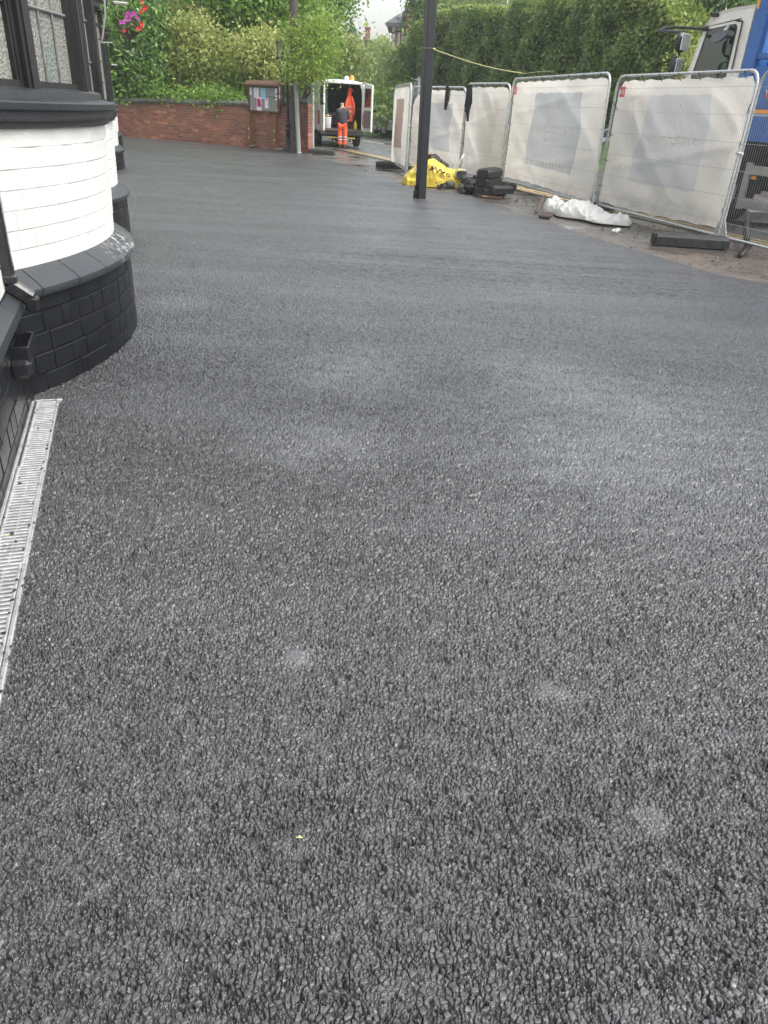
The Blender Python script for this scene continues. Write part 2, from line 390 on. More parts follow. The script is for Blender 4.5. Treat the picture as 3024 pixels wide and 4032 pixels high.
RD = Vector((-.37, .929, 0)).normalized(); RN = Vector((RD.y, -RD.x, 0))   # along the road, across it (away from the pub)
Y0 = Vector((3.75, 15.87, 0))                            # a point on the outer yellow line
def RP(u, o, z=0.0): return Y0 + RD*u + RN*o + Vector((0, 0, z))
def sheet(name, pts, mat, n=1, kind='structure'):
    mb = MB(); mb.add(pts, [tuple(range(len(pts)))]); return tag(mb.build(name, mat), kind=kind)
M_GND = sm('earth', (.07, .075, .045), .95, .4, 2, .5, 30)
sheet('ground', [(-400, -60, -.25), (400, -60, -.25), (400, 700, -.25), (-400, 700, -.25)], M_GND)
def make_pave():
    t = NT('old_wet_paving'); p = t.pos()
    n1 = t.noise(p, 1.1, 7, .65); n2 = t.noise(p, 11, 5, .6); n3 = t.noise(p, 150, 3); mud = t.noise(t.scaled(p, (1, .6, 1)), .8, 6, .6)
    c_ = t.ramp(n2, [(.3, (.060, .057, .055)), (.7, (.125, .12, .115))])
    c_ = t.mix(t.ramp(mud, [(.46, 0), (.6, .8)]), c_, (.11, .082, .062))
    c_ = t.mix(t.ramp(t.noise(p, 4.5, 9, .8), [(.60, 0), (.70, .7)]), c_, (.26, .25, .235))
    c_ = t.mix(t.ramp(n3, [(.58, 0), (.7, .6)]), c_, (.22, .21, .2))
    wet = t.ramp(n1, [(.40, .10), (.52, .35), (.66, .7)])
    b1 = t.bump(t.math('MULTIPLY', t.math('ADD', n3, n2), t.ramp(n1, [(.42, .05), (.6, 1)])), .7, .006)
    return t.set(c_, wet, b1, 0, .55)
M_PAVE = make_pave()
sheet('pavement', [RP(-30, -9, -.016), RP(-30, -.42, -.016), RP(15.2, -.42, -.016), RP(15.2, -.9, -.016), RP(15.2, -3.2, -.016), RP(2, -9, -.016)], M_PAVE)
def make_road():
    t = NT('wet_road_asphalt'); p = t.pos()
    n1 = t.noise(t.scaled(p, (1, .5, 1)), .9, 6, .6); n2 = t.noise(p, 14, 5); n3 = t.noise(p, 130, 3)
    c_ = t.mix(n2, (.06, .06, .062), (.12, .12, .12)); c_ = t.mix(t.ramp(n3, [(.6, 0), (.7, .6)]), c_, (.2, .2, .2))
    return t.set(c_, t.ramp(n1, [(.35, .16), (.5, .38), (.68, .55)]), t.bump(t.math('ADD', n3, n2), .45, .004), 0, .55)
M_ROAD = make_road()
sheet('road', [RP(-40, -.30, -.030), RP(-40, 7.4, -.030), RP(260, 7.4, -.030), RP(260, -.6, -.030)], M_ROAD)
sheet('side_ground', [RP(14.8, -.3, -.026), RP(260, -.6, -.026), RP(260, -3, -.026), RP(14.8, -3.2, -.026)], M_PAVE)
# kerb: flush dropped stones, mossy
mb = MB()
for i in range(46):
    u = -24+i*.92; rr = random.random()*.006
    mb.bbox(RP(u, -.36, -.055+rr), (.12, .905, .12), .008, rz=math.atan2(RD.y, RD.x)-math.pi/2)
M_KERB = sm('mossy_kerb', (.085, .085, .06), .6, .4, 3, .5, 70, dirt=((.05, .06, .025), .5, 6))
tag(mb.build('kerb', M_KERB), kind='structure')
def paintmat(nm, c_):
    t = NT(nm); p = t.pos(); n_ = t.noise(p, 9, 8, .75)
    return t.set(t.mix(t.ramp(n_, [(.50, 0), (.62, .85)]), c_, (.11, .105, .1)), .45, t.bump(t.noise(p, 130, 3), .4, .003))
M_YEL = paintmat('worn_yellow_line_paint', (.62, .43, .16)); M_WHL = paintmat('worn_white_line_paint', (.75, .75, .73))
mb = MB()
for o in (-.02, .20):
    for k in range(30):
        u0 = -20+k*1.35; a = [RP(u0, o, -.026), RP(u0+1.35, o, -.026), RP(u0+1.35, o+.09, -.026), RP(u0, o+.09, -.026)]
        if u0 < 15.6: mb.add(a, [(0, 1, 2, 3)])
tag(mb.build('yellow_line', M_YEL), kind='structure')
mb = MB()
for k in range(14):
    u0 = 1.6+k*7.2-10.6; a = [RP(u0+20.5-3.2, 3.86, -.026), RP(u0+20.5+.1, 3.86, -.026), RP(u0+20.5+.1, 3.98, -.026), RP(u0+20.5-3.2, 3.98, -.026)]
    mb.add(a, [(0, 1, 2, 3)])
tag(mb.build('centre_line', M_WHL), kind='structure')
# muddy spill and crumbs along the edge of the new mat
def clods(name, spots, n, s0, s1, mat, label, cat, z=.0, spread=.25):
    mb = MB()
    for k in range(n):
        c_ = random.choice(spots); a = random.gauss(0, spread); b2 = random.gauss(0, spread*1.2); s_ = random.uniform(s0, s1)
        rock(mb, (c_.x+a, c_.y+b2, z+s_*.25), s_, .6)
    o = mb.build(name, mat); return tag(o, label, cat, kind='stuff')
def rock(mb, c, s, flat=1.0, rnd=random):
    m = Matrix.Rotation(rnd.random()*6.28, 3, 'Z') @ Matrix.Rotation(rnd.gauss(0, .35), 3, 'X')
    sx, sy, sz = s*rnd.uniform(.7, 1.2), s*rnd.uniform(.5, .9), s*flat*rnd.uniform(.4, .75)
    ph = [(-1, -1, -1), (1, -1, -1), (1, 1, -1), (-1, 1, -1), (-1, -1, 1), (1, -1, 1), (1, 1, 1), (-1, 1, 1), (0, -1.25, 0), (1.2, 0, .1), (0, 1.2, 0), (-1.25, 0, 0), (0, 0, 1.2)]
    vs = [m @ Vector((p[0]*sx/2*rnd.uniform(.65, 1.05), p[1]*sy/2*rnd.uniform(.65, 1.05), p[2]*sz/2*rnd.uniform(.75, 1.05)))+Vector(c) for p in ph]
    mb.add(vs, [(0, 8, 4), (0, 1, 8), (1, 5, 8), (5, 4, 8), (1, 2, 9), (2, 6, 9), (6, 5, 9), (5, 1, 9), (2, 3, 10), (3, 7, 10), (7, 6, 10), (6, 2, 10),
                (3, 0, 11), (0, 4, 11), (4, 7, 11), (7, 3, 11), (4, 5, 12), (5, 6, 12), (6, 7, 12), (7, 4, 12), (0, 3, 2, 1)])
# ------------------------------------------------------------------ the white and black pub with bow windows
DS = Vector((-.33, .944, 0)).normalized(); DN = Vector((DS.y, -DS.x, 0))
def W(s, t, z=0.0): return DS*s + DN*t + Vector((0, 0, z))
def paintbrick(nm, c_, rough, dark, spk=None, spec=.5):
    t = NT(nm); p = t.pos(); n1 = t.noise(p, 2.2, 6, .6); n2 = t.noise(p, 38, 6, .65); n3 = t.noise(p, 160, 3)
    cc = t.mix(t.ramp(n1, [(.35, 0), (.75, 1)]), c_, dark)
    cc = t.mix(t.ramp(n2, [(.60, 0), (.76, .55)]), cc, tuple(x*.55 for x in dark))
    if spk:
        f = t.ramp(t.noise(t.scaled(p, (1, 1, .5)), 34, 7, .7), [(.53, 0), (.60, 1)])
        d = t.n('VectorMath'); d.operation = 'DISTANCE'; t.link(p, d.inputs[0]); d.inputs[1].default_value = spk
        f = t.math('MULTIPLY', f, t.ramp(d.outputs['Value'], [(.2, .9), (.55, 0)])); cc = t.mix(f, cc, (.5, .5, .48))
    h = t.math('ADD', t.math('MULTIPLY', n2, 1.2), t.math('MULTIPLY', n3, .5))
    return t.set(cc, t.ramp(n1, [(.3, rough-.1), (.7, rough+.12)]), t.bump(h, .55, .006), 0, spec)
M_WB = paintbrick('white_painted_brick', (.69, .69, .665), .55, (.63, .63, .60))
M_BB = paintbrick('black_painted_brick', (.0058, .0066, .008), .34, (.010, .0115, .0135), spec=.32)
M_CAP = paintbrick('dark_painted_stone', (.030, .034, .040), .38, (.046, .05, .056), spk=tuple(W(5.35, -.04, .57)))
M_WOOD = paintbrick('black_painted_timber', (.014, .0143, .015), .42, (.026, .026, .027))
M_SILL = paintbrick('dark_painted_sill', (.020, .0225, .026), .40, (.034, .037, .041))
M_MORT = sm('painted_mortar_dark', (.012, .0135, .016), .4, .3, 20, .4)
M_MORTW = sm('painted_mortar_white', (.62, .61, .58), .7, .15, 20, .4)
M_CAME = sm('grey_lead_came', (.16, .165, .16), .5, .3, 20, .3)
def glassmat():
    t = NT('textured_leaded_glass'); p = t.pos()
    n1 = t.noise(p, 70, 4, .6); v = t.n('TexVoronoi'); t.link(p, v.inputs['Vector']); v.inputs['Scale'].default_value = 62
    g = t.n('NewGeometry'); tone = t.ramp(g.outputs['Random Per Island'], [(0, (.19, .19, .165)), (.5, (.23, .24, .21)), (1, (.12, .19, .17))])
    cc = t.mix(t.ramp(t.noise(p, 5, 4), [(.3, 0), (.7, 1)]), tone, (.25, .245, .22))
    return t.set(cc, .16, t.bump(t.math('ADD', n1, v.outputs['Distance']), .9, .006), 0, .8)
M_GLASS = glassmat()
CR, CS = 2.405, 5.6                                       # bow radius at the plinth face, crest position
HALF = math.asin(1.62/CR)
def bow(cs, off):
    """point on a bow at angle a (0 = crest, + = away from the camera), pushed out by off from the plinth face"""
    def f(a, o, z): rr = CR+o; return W(cs+rr*math.sin(a), off-.045-CR+rr*math.cos(a), z)
    return f
def block(mb, f, a0, a1, z0, z1, o, dep=.010, bev=.004, R_=CR, n=3):
    """one painted brick: rounded face following f, standing dep proud of the mortar"""
    ab = bev/R_; us = [a0, a0+ab]+[a0+ab+(a1-a0-2*ab)*i/n for i in range(1, n)]+[a1-ab, a1]; zs = [z0, z0+bev, z1-bev, z1]
    rows = []
    jit = random.uniform(-.0015, .002); tl = random.uniform(-.0015, .0015)
    for j, z in enumerate(zs):
        row = []
        for i, u in enumerate(us):
            e = (j in (0, 3)) or (i in (0, len(us)-1))
            row.append(f(u, o-dep if e else o+jit+tl*(i/len(us)), z))
        rows.append(row)
    mb.grid(rows)
def courses(mbk, f, a0, a1, z0, z1, n, o, R_, lens=(.235, .118), joint=.007, big=None, dep=.006):
    ch = (z1-z0)/n
    for k in range(n):
        L = lens[k % 2]; u = a0 - random.random()*L/R_
        if big and k in big: L = big[k]
        while u < a1:
            l = L*random.uniform(.88, 1.12)/R_; b_, e_ = max(u, a0), min(u+l-joint/R_, a1)
            if e_-b_ > .03/R_: block(mbk, f, b_, e_, z0+k*ch+joint*.45, z0+(k+1)*ch-joint*.45, o, dep, R_=R_)
            u += l
def sweep(mb, f, a0, a1, prof, n=36, joints=0):
    """profile [(o, z)...] carried round the bow"""
    segs = max(1, joints); 
    for k in range(segs):
        g = .0015 if joints else 0; b_ = a0+(a1-a0)*k/segs+g; e_ = a0+(a1-a0)*(k+1)/segs-g; m = max(2, n//segs)
        rows = [[f(b_+(e_-b_)*i/m, o, z) for i in range(m+1)] for o, z in prof]; mb.grid(rows)
        mb.add([f(b_, o, z) for o, z in prof], [tuple(range(len(prof)))]); mb.add([f(e_, o, z) for o, z in prof], [tuple(range(len(prof)))])
pub = thing('pub_building', W(13, -.6, 0), 'white painted brick pub with black plinth and bow windows along the left edge', 'building')
PO = tuple(W(13, -.6, 0))
def P_(mb, name, mat, parent=None, smooth=False, angle=None, org=PO):
    o = mb.build(name, mat, None, smooth, PO, angle)
    o.parent = parent if parent is not None else pub; o.location = (0, 0, 0); return o
def make_bow(cs, off, dz, zb):
    f = bow(cs, off); H_ = HALF
    mb = MB(); a0, a1 = -H_, H_
    rows = [[f(a0+(a1-a0)*i/40, -.006, z) for i in range(41)] for z in (zb-.1, .555+dz)]; mb.grid(rows); P_(mb, 'plinth_mortar', M_MORT)
    mb = MB(); n = 5 if dz == 0 else 4
    courses(mb, f, a0, a1, zb, .535+dz, n, .001, CR, (.30, .15), dep=.0019); P_(mb, 'plinth', M_BB, smooth=True, angle=22)
    mb = MB(); sweep(mb, f, a0-.02, a1+.02, [(-.09, .50+dz), (.012, .505+dz), (.03, .512+dz), (.042, .535+dz), (.040, .552+dz), (.02, .57+dz), (-.075, .632+dz), (-.09, .634+dz)], 48, 12)
    P_(mb, 'plinth_cap', M_CAP, smooth=True, angle=40)
    # white wall
    fw = lambda a, o, z: f(a, o-.062-.02*(1-(z-dz-.63)/.65), z)
    mb = MB(); mb.grid([[fw(a0+(a1-a0)*i/40, -.006, z) for i in range(41)] for z in (.6+dz, 1.30+dz)]); P_(mb, 'wall_mortar', M_MORTW)
    mb = MB(); courses(mb, fw, a0, a1, .628+dz, 1.185+dz, 6, 0, CR, (.30, .145), .0045, dep=.0065)
    courses(mb, fw, a0, a1, 1.187+dz, 1.29+dz, 1, 0, CR, (1.1, 1.1), .004); P_(mb, 'white_wall', M_WB, smooth=True, angle=22)
    # moulded sill
    mb = MB(); sweep(mb, f, a0-.03, a1+.03, [(-.12, 1.270), (-.045, 1.272), (-.035, 1.280), (-.033, 1.300), (-.020, 1.306), (-.005, 1.318), (-.003, 1.348), (.010, 1.352), (.015, 1.358), (.017, 1.385), (.010, 1.392), (-.06, 1.402), (-.066, 1.436), (-.078, 1.441), (-.15, 1.452), (-.2, 1.454)] if dz == 0 else
             [(o, z+dz) for o, z in [(-.12, 1.27), (-.035, 1.28), (-.033, 1.3), (-.005, 1.318), (-.003, 1.348), (.015, 1.358), (.017, 1.385), (-.06, 1.402), (-.066, 1.436), (-.15, 1.452), (-.2, 1.454)]], 44)
    P_(mb, 'sill', M_SILL, smooth=True, angle=30)
    # windows: six posts, five lights
    zt = 3.0+dz; z0 = 1.445+dz; pa = [R(8.9)*k for k in (-5, -3, -1, 1, 3, 5)]
    pa = [max(-H_-.02, min(H_+.02, a)) for a in pa]
    for a in pa:
        mb = MB()
        for w_, o in ((.155, -.135), (.105, -.108), (.05, -.098)):
            ha = w_/2/CR; zz = z0 - .002
            mb.prism([(-ha, -.22), (ha, -.22), (ha, o), (-ha, o)], lambda u, v, q, a=a: f(a+u, v, q), zz, zt)
        P_(mb, 'window_post', M_WOOD)
    for a, b2 in zip(pa[:-1], pa[1:]):
        a_, b_ = a+.076/CR, b2-.076/CR
        fr = MB()
        for zz0, zz1 in ((z0, z0+.035), (1.9+.85+dz, 1.9+.9+dz), (zt-.05, zt)):
            fr.prism([(a_, -.2), (b_, -.2), (b_, -.138), (a_, -.138)], lambda u, v, q: f(u, v, q), zz0, zz1)
        for u0, u1 in ((a_, a_+.018/CR), (b_-.018/CR, b_)):
            fr.prism([(u0, -.2), (u1, -.2), (u1, -.142), (u0, -.142)], lambda u, v, q: f(u, v, q), z0+.035, zt-.05)
        win = P_(fr, 'window', M_WOOD)
        gl = MB(); pA, pB = f(a_, -.165, 0), f(b_, -.165, 0); nn = Vector((-(pB-pA).y, (pB-pA).x, 0)).normalized()
        if nn.dot(DN) < 0: nn = -nn
        zr = [z0+.03, z0+.36, z0+.72, z0+1.1, zt-.04]
        for i in range(3):
            for j in range(4):
                q0, q1 = pA.lerp(pB, i/3), pA.lerp(pB, (i+1)/3); e = random.uniform(-.004, .004)
                gl.add([q0+Vector((0, 0, zr[j]))+nn*e, q1+Vector((0, 0, zr[j]))-nn*e, q1+Vector((0, 0, zr[j+1]))-nn*e, q0+Vector((0, 0, zr[j+1]))+nn*e], [(0, 1, 2, 3)])
        P_(gl, 'pane', M_GLASS, parent=win)
        cm = MB(); ang = math.atan2((pB-pA).y, (pB-pA).x)
        for i in (1, 2):
            q = pA.lerp(pB, i/3)+nn*.006; cm.tube([q+Vector((0, 0, z0+.03)), q+Vector((0, 0, zt-.04))], .0065, 6)
        for z in zr[1:4]: cm.tube([pA+nn*.008+Vector((0, 0, z)), pB+nn*.008+Vector((0, 0, z))], .0085, 6)
        P_(cm, 'glazing_bar', M_CAME, parent=win)
    # head above the lights
    mb = MB(); sweep(mb, f, a0-.03, a1+.03, [(-.25, zt-.002), (-.08, zt), (-.02, zt+.04), (-.02, zt+.12), (.03, zt+.16), (.03, zt+.22), (-.8, zt+.35)], 30)
    P_(mb, 'window_head', M_WOOD, smooth=True, angle=30)
make_bow(5.6, 0, 0, .0)
make_bow(9.75, .005, -.10, .0)
make_bow(18.6, .005, -.17, .0)
make_bow(26.0, .0, -.20, .0)
# straight walls between the bows
def flat(a, o, z): return W(a, -.60+o, z)
segs = [(-2.0, 4.06), (7.1, 8.25), (11.2, 17.1), (20.1, 24.5), (27.5, 30.0)]
for a, b2 in segs:
    mb = MB(); mw = MB(); mm = MB(); mmw = MB(); cp = MB()
    mm.grid([[flat(a, -.006, z), flat(b2, -.006, z)] for z in (-.1, .6)]); mmw.grid([[flat(a, -.012, z), flat(b2, -.012, z)] for z in (.55, 3.6)])
    courses(mb, flat, a, b2, -.02, .50, 5, 0, 1.0, (.235, .118))
    for u in np.arange(a, b2-.1, .47):
        cp.add([flat(u+.002, -.05, .50), flat(u+.002, .05, .50), flat(u+.002, .05, .55), flat(u+.002, -.02, .60), flat(min(u+.468, b2), -.05, .50), flat(min(u+.468, b2), .05, .50), flat(min(u+.468, b2), .05, .55), flat(min(u+.468, b2), -.02, .60)],
               [(0, 1, 5, 4), (1, 2, 6, 5), (2, 3, 7, 6), (0, 1, 2, 3), (4, 5, 6, 7)])
    if a > 0 or True: courses(mw, lambda a_, o, z: flat(a_, o-.006, z), max(a, 2.0), b2, .603, 1.6, 9, 0, 1.0, (.235, .118))
    P_(mm, 'plinth_mortar', M_MORT); P_(mmw, 'wall_mortar', M_MORTW); P_(mb, 'plinth', M_BB, smooth=True, angle=22); P_(mw, 'white_wall', M_WB, smooth=True, angle=22); P_(cp, 'plinth_cap', M_CAP)
mb = MB()
mb.add([W(-2, -.62, 3.2), W(30, -.62, 3.2), W(30, -.62, 6.2), W(-2, -.62, 6.2), W(-2, -8, -.1), W(30, -8, -.1), W(30, -8, 6.2), W(-2, -8, 6.2), W(-2, -.62, -.1), W(30, -.62, -.1)],
       [(0, 1, 2, 3), (4, 5, 6, 7), (8, 0, 3, 7, 4), (9, 1, 2, 6, 5)])
P_(mb, 'upper_wall', M_WB)
mb = MB(); mb.prism([(-.25, 6.1), (-.25, 6.2), (-4.3, 9.4), (-8.3, 6.2), (-8.3, 6.1), (-4.3, 9.2)], lambda u, v, q: W(q, u, v), -2.3, 30.3)
M_SLATE = sm('grey_roof_slate', (.10, .10, .115), .6, .3, 4, .4, 20)
P_(mb, 'roof', M_SLATE)
# water pipe, shoe and open gully box on the near wall
M_PIPE = sm('black_gloss_pipe', (.012, .013, .015), .22, .3, 12, .25, 40, spec=.6)
mb = MB(); sx = 3.80
for zz, hh in ((2.05, 2.8),):
    mb.bbox(W(3.86, -.585, zz), (.062, .062, hh), .012, rz=math.atan2(DS.y, DS.x))
mb.bbox(W(3.86, -.585, .66), (.074, .074, .05), .012, rz=math.atan2(DS.y, DS.x))
rt = Matrix.Rotation(math.atan2(DS.y, DS.x), 3, 'Z')
mb.bbox(W(3.86, -.545, .60), (.066, .13, .07), .012, mat=rt @ Matrix.Rotation(R(38), 3, 'X'))
mb.bbox(W(3.86, -.50, .545), (.068, .06, .07), .01, mat=rt @ Matrix.Rotation(R(5), 3, 'X'))
P_(mb, 'drainpipe', M_PIPE, smooth=True, angle=30)
mb = MB(); gb = W(3.72, -.565, .375)                       # open trough
def trough(c_, L, Wd, Hh, th=.012):
    for dx, dy, sx_, sy_ in ((0, Wd/2, L, th), (0, -Wd/2, L, th), (L/2, 0, th, Wd+th), (-L/2, 0, th, Wd+th)):
        mb.bbox(c_+DS*dx+DN*dy, (sx_, sy_, Hh), .004, rz=math.atan2(DS.y, DS.x))
    mb.box(c_-Vector((0, 0, Hh/2-.012)), (L, Wd, .012), rz=math.atan2(DS.y, DS.x))
trough(gb, .26, .085, .075); mb.bbox(gb+DS*-.10-Vector((0, 0, .065)), (.12, .10, .09), .02, rz=math.atan2(DS.y, DS.x))
P_(mb, 'gully_box', M_PIPE, smooth=True, angle=30)
mb = MB()                                                 # cable clipped down the far side of the bows
mb.tube([AT(405, -60, 6.9), AT(411, 0, 6.9), AT(414, 60, 6.9), AT(408, 110, 6.9), AT(404, 145, 6.9), AT(398, 170, 6.9)], .007, 8)
P_(mb, 'cable', sm('grey_cable', (.35, .33, .3), .5, .2))
# ------------------------------------------------------------------ channel drain beside the wall
M_GALV = sm('galvanised_steel', (.54, .55, .56), .36, .2, 25, .25, 60, metal=.55, spec=.6, dirt=((.09, .09, .09), .57, 24))
M_DRK = sm('drain_void', (.015, .015, .016), .8, .2)
dr = thing('channel_drain', W(2.2, -.52, .014), 'galvanised slotted channel drain let into the tarmac beside the pub wall', 'drain')
DO = tuple(W(2.2, -.52, .014)); RZ = math.atan2(DS.y, DS.x)
def D_(mb, name, mat, par=None, **k):
    o = mb.build(name, mat, None, origin=DO, **k); o.parent = par or dr; o.location = (0, 0, 0); return o
def WD(s_, t_, z=0.0): return W(s_, t_-.0095*(3.95-s_), z)
t0, t1 = -.585, -.452
mb = MB()
for t_, w_ in ((t0+.007, .014), (t1-.007, .014)): mb.bbox(WD(2.2, t_, .010), (3.5, w_, .03), .003, rz=RZ)
mb.bbox(WD(3.955, (t0+t1)/2, .010), (.012, t1-t0, .03), .003, rz=RZ); D_(mb, 'frame', M_GALV)
mb = MB(); mb.box(WD(2.2, (t0+t1)/2, -.02), (3.5, t1-t0, .01), rz=RZ); D_(mb, 'channel', M_DRK)
for k in range(4):
    sA = 3.94-(k+1)*.80 if k < 3 else .45; sB = 3.94-k*.80-.004 if k else 3.945
    if k == 3: sB = 3.94-2.404
    mb = MB(); s_ = sA+.006
    while s_ < sB-.008:
        mb.bbox(WD(s_, (t0+t1)/2, .0195), (.0125, t1-t0-.032, .012), .0025, rz=RZ)
        s_ += .0235
    for q in (-.043, 0, .043): mb.box(WD((sA+sB)/2, (t0+t1)/2+q, .0165), (sB-sA-.004, .005, .008), rz=RZ)
    for q in (t0+.0185, t1-.0185): mb.bbox(WD((sA+sB)/2, q, .020), (sB-sA-.002, .009, .014), .002, rz=RZ)
    D_(mb, 'grating', M_GALV, smooth=True, angle=30)
mb = MB()
for k in range(85):
    s_ = random.uniform(1.0, 3.9); t_ = random.choice((random.uniform(t0, t1), t1+abs(random.gauss(0, .02)), t1-.02)); rock(mb, WD(s_, t_, .029), random.uniform(.006, .013), .8)
tag(mb.build('tarmac_crumb', sm('loose_black_chippings', (.03, .03, .032), .5, .3)), 'loose black tarmac crumbs lying on the slotted drain grating', 'crumbs', kind='stuff')
# small pale leaves on the tarmac
mb = MB()
for (x, y), s_, in (((238, 1500), .022), ((420, 1372), .02), ((1178, 3300), .009), ((10, 2110), .03), ((225, 1497), .012)):
    c_ = G(x, y, .02); mb.add([c_+Vector((-s_, 0, 0)), c_+Vector((0, -s_*.35, .004)), c_+Vector((s_, 0, .002)), c_+Vector((0, s_*.4, .006))], [(0, 1, 2, 3)])
M_LF = sm('dry_leaf', (.38, .36, .16), .6, .3)
tag(mb.build('fallen_leaf', M_LF), 'scattered small dry yellow leaves lying on the black tarmac', 'leaves', kind='stuff')
# ------------------------------------------------------------------ boundary wall, notice board, posts
def HT(B, x, y):
    """height at which the ray through (x, y) passes the upright standing at B"""
    d = ray(x, y); t = math.hypot(B.x, B.y)/math.hypot(d[0], d[1]); return CH+d[2]*t
B0, B1, B2 = G(463, 536), G(990, 577.5), G(1213, 604)
Bm = B0-(B1-B0).normalized()*9
wd = (B1-B0).normalized(); WROT = math.atan2(wd.y, wd.x)
M_RED = brickmat('weathered_red_brick', (.25, .085, .055), (.41, .165, .10), (.24, .18, .14), 1.15, rot=WROT, dark=(.16, .07, .05))
M_COPE = sm('dark_coping_brick', (.085, .088, .085), .6, .35, 5, .5, 40, dirt=((.10, .11, .05), .55, 3))
bw = thing('boundary_wall', B1, 'weathered red brick boundary wall with dark coping at the far end of the tarmac', 'brick wall')
def child(mb, name, mat, root, **k):
    o = mb.build(name, mat, None, origin=tuple(root.location), **k); o.location = (0, 0, 0)
    if root.rotation_euler.z: raise ValueError
    o.parent = root; return o
z0w, z1w, z2w = HT(B0, 460, 402), HT(B1, 985, 417), HT(B2, 1211, 409)
def wallseg(mb, a, b, za, zb, th, lo=-.1, n=8, wob=.012):
    nn = Vector((-(b-a).y, (b-a).x, 0)).normalized()
    rows = []
    for o, top in ((0, 0), (0, 1), (th, 1), (th, 0)):
        rows.append([a.lerp(b, i/n)+nn*(o+random.uniform(-wob, wob)*(o == 0))+Vector((0, 0, (za+(zb-za)*i/n) if top else lo)) for i in range(n+1)])
    mb.grid(rows); m = len(rows[0])
    b_ = len(mb.v)-4*m; mb.f.append((b_, b_+m, b_+2*m, b_+3*m)); mb.f.append((b_+m-1, b_+2*m-1, b_+3*m-1, b_+4*m-1)); mb.m += [0, 0]
mb = MB(); wallseg(mb, Bm, B0, z0w, z0w, .24); wallseg(mb, B0, B1, z0w, z1w, .24, n=14); wallseg(mb, B1, B2, z1w, z2w, .24, n=5)
nn_ = Vector((-wd.y, wd.x, 0))
child(mb, 'brickwork', M_RED, bw)
mb = MB()
def cope(a, b, za, zb):
    L = (b-a).length; n = int(L/.34); d_ = (b-a).normalized(); nn = Vector((-d_.y, d_.x, 0))
    for i in range(n):
        c_ = a.lerp(b, (i+.5)/n)+nn*.12; z = za+(zb-za)*(i+.5)/n
        mb.prism([(-.165, .002), (.165, .002), (.165, .07), (.06, .15), (-.06, .15), (-.165, .07)], lambda u, v, q: c_+nn*(u+random.uniform(-.004, .004))+d_*q+Vector((0, 0, z+v+random.uniform(-.006, .006))), -L/n/2+.004, L/n/2-.004)
cope(Bm, B0, z0w, z0w); cope(B0, B1, z0w, z1w); cope(B1, B2, z1w, z2w)
child(mb, 'coping', M_COPE, bw)
# notice board
NA, NB = G(994, 578.9), G(1097, 591)
NA = B1.lerp(B2, (994-990)/223)-Vector((-wd.y, wd.x, 0))*.16; NB = B1.lerp(B2, (1097-990)/223+.0)-Vector((-wd.y, wd.x, 0))*.16; nd = (NB-NA).normalized(); nf = Vector((nd.y, -nd.x, 0)); nang = math.atan2(nd.y, nd.x)
M_TEAK = sm('orange_brown_timber', (.27, .125, .045), .55, .25, 8, .3, 50)
M_BRN = sm('dark_brown_timber', (.115, .058, .033), .6, .25, 8, .3, 50)
M_BACK = sm('grey_felt_board', (.27, .275, .265), .8, .06, 10, .2, 200)
M_WHT = sm('white_fitting', (.8, .8, .78), .5, .05)
nbd = thing('notice_board', (NA+NB)/2, 'brown wooden notice board with pitched top and pinned papers on two posts', 'notice board')
legw = .085; zb0 = HT(NA, 975, 441)
for q, yp in ((NA, 0), (NB, 0)):
    mb = MB(); mb.bbox(q+Vector((0, 0, zb0/2-.05)), (legw, legw, zb0+.1), .008, rz=nang); lg = child(mb, 'leg', M_TEAK, nbd)
    mb = MB()
    for z in (.30, .58): mb.bbox(q+nf*.05+Vector((0, 0, z)), (.045, .02, .04), .006, rz=nang)
    o = mb.build('bolt', M_WHT, None, origin=tuple(nbd.location)); o.parent = lg; o.location = (0, 0, 0)
PL = AT(974, 440, NA.y); PR = AT(1112, 447, NB.y); PT = AT(968, 345, NA.y)
c_ = (NA+NB)/2+nf*.04; Wb = (PR-PL).length*.99; zl = PL.z*.5+PR.z*.5; zh = HT(c_, 1040, 338)
cx_ = (PL+PR)/2; cc_ = Vector((cx_.x, cx_.y, 0))
mb = MB(); zm = (zl+zh)/2
for dx in (-1, 1): mb.bbox(cc_+nd*dx*(Wb/2-.03)+Vector((0, 0, zm)), (.06, .13, zh-zl), .008, rz=nang)
mb.bbox(cc_+Vector((0, 0, zl+.03)), (Wb-.122, .126, .055), .008, rz=nang); mb.bbox(cc_+Vector((0, 0, zh-.03)), (Wb-.122, .126, .055), .008, rz=nang)
child(mb, 'frame', M_BRN, nbd)
mb = MB(); mb.box(cc_+Vector((0, 0, zm)), (Wb-.124, .05, zh-zl-.11), rz=nang); child(mb, 'panel', M_BACK, nbd)
mb = MB(); mb.prism([(-.10, 0), (.17, 0), (.165, .05), (.02, .17), (-.10, .17)], lambda u, v, q: cc_+nf*u+nd*q+Vector((0, 0, zh-.01+v)), -Wb/2-.06, Wb/2+.06)
child(mb, 'roof', M_BRN, nbd)
FB = cc_+nf*.028
def paper(px, py, w_, h_, c_, mark, k):
    p = ONP(px, py, FB, nf); mb = MB(); mb.box(p+nf*.002, (w_, .003, h_), rz=nang)
    o = child(mb, 'notice', sm('notice_paper_%d' % k, c_, .6, .03), nbd)
    if mark:
        mb = MB()
        for (u, v, ww, hh) in mark: mb.box(p+nf*.006+nd*u*w_+Vector((0, 0, v*h_)), (ww*w_, .002, hh*h_), rz=nang)
        q = mb.build('print', sm('notice_ink_%d' % k, mark_col[k], .6, .1), None, origin=tuple(nbd.location)); q.parent = o; q.location = (0, 0, 0)
mark_col = [(.2, .2, .22), (.62, .62, .66), (.22, .42, .6), (.14, .25, .32), (.62, .04, .22), (.45, .2, .25)]
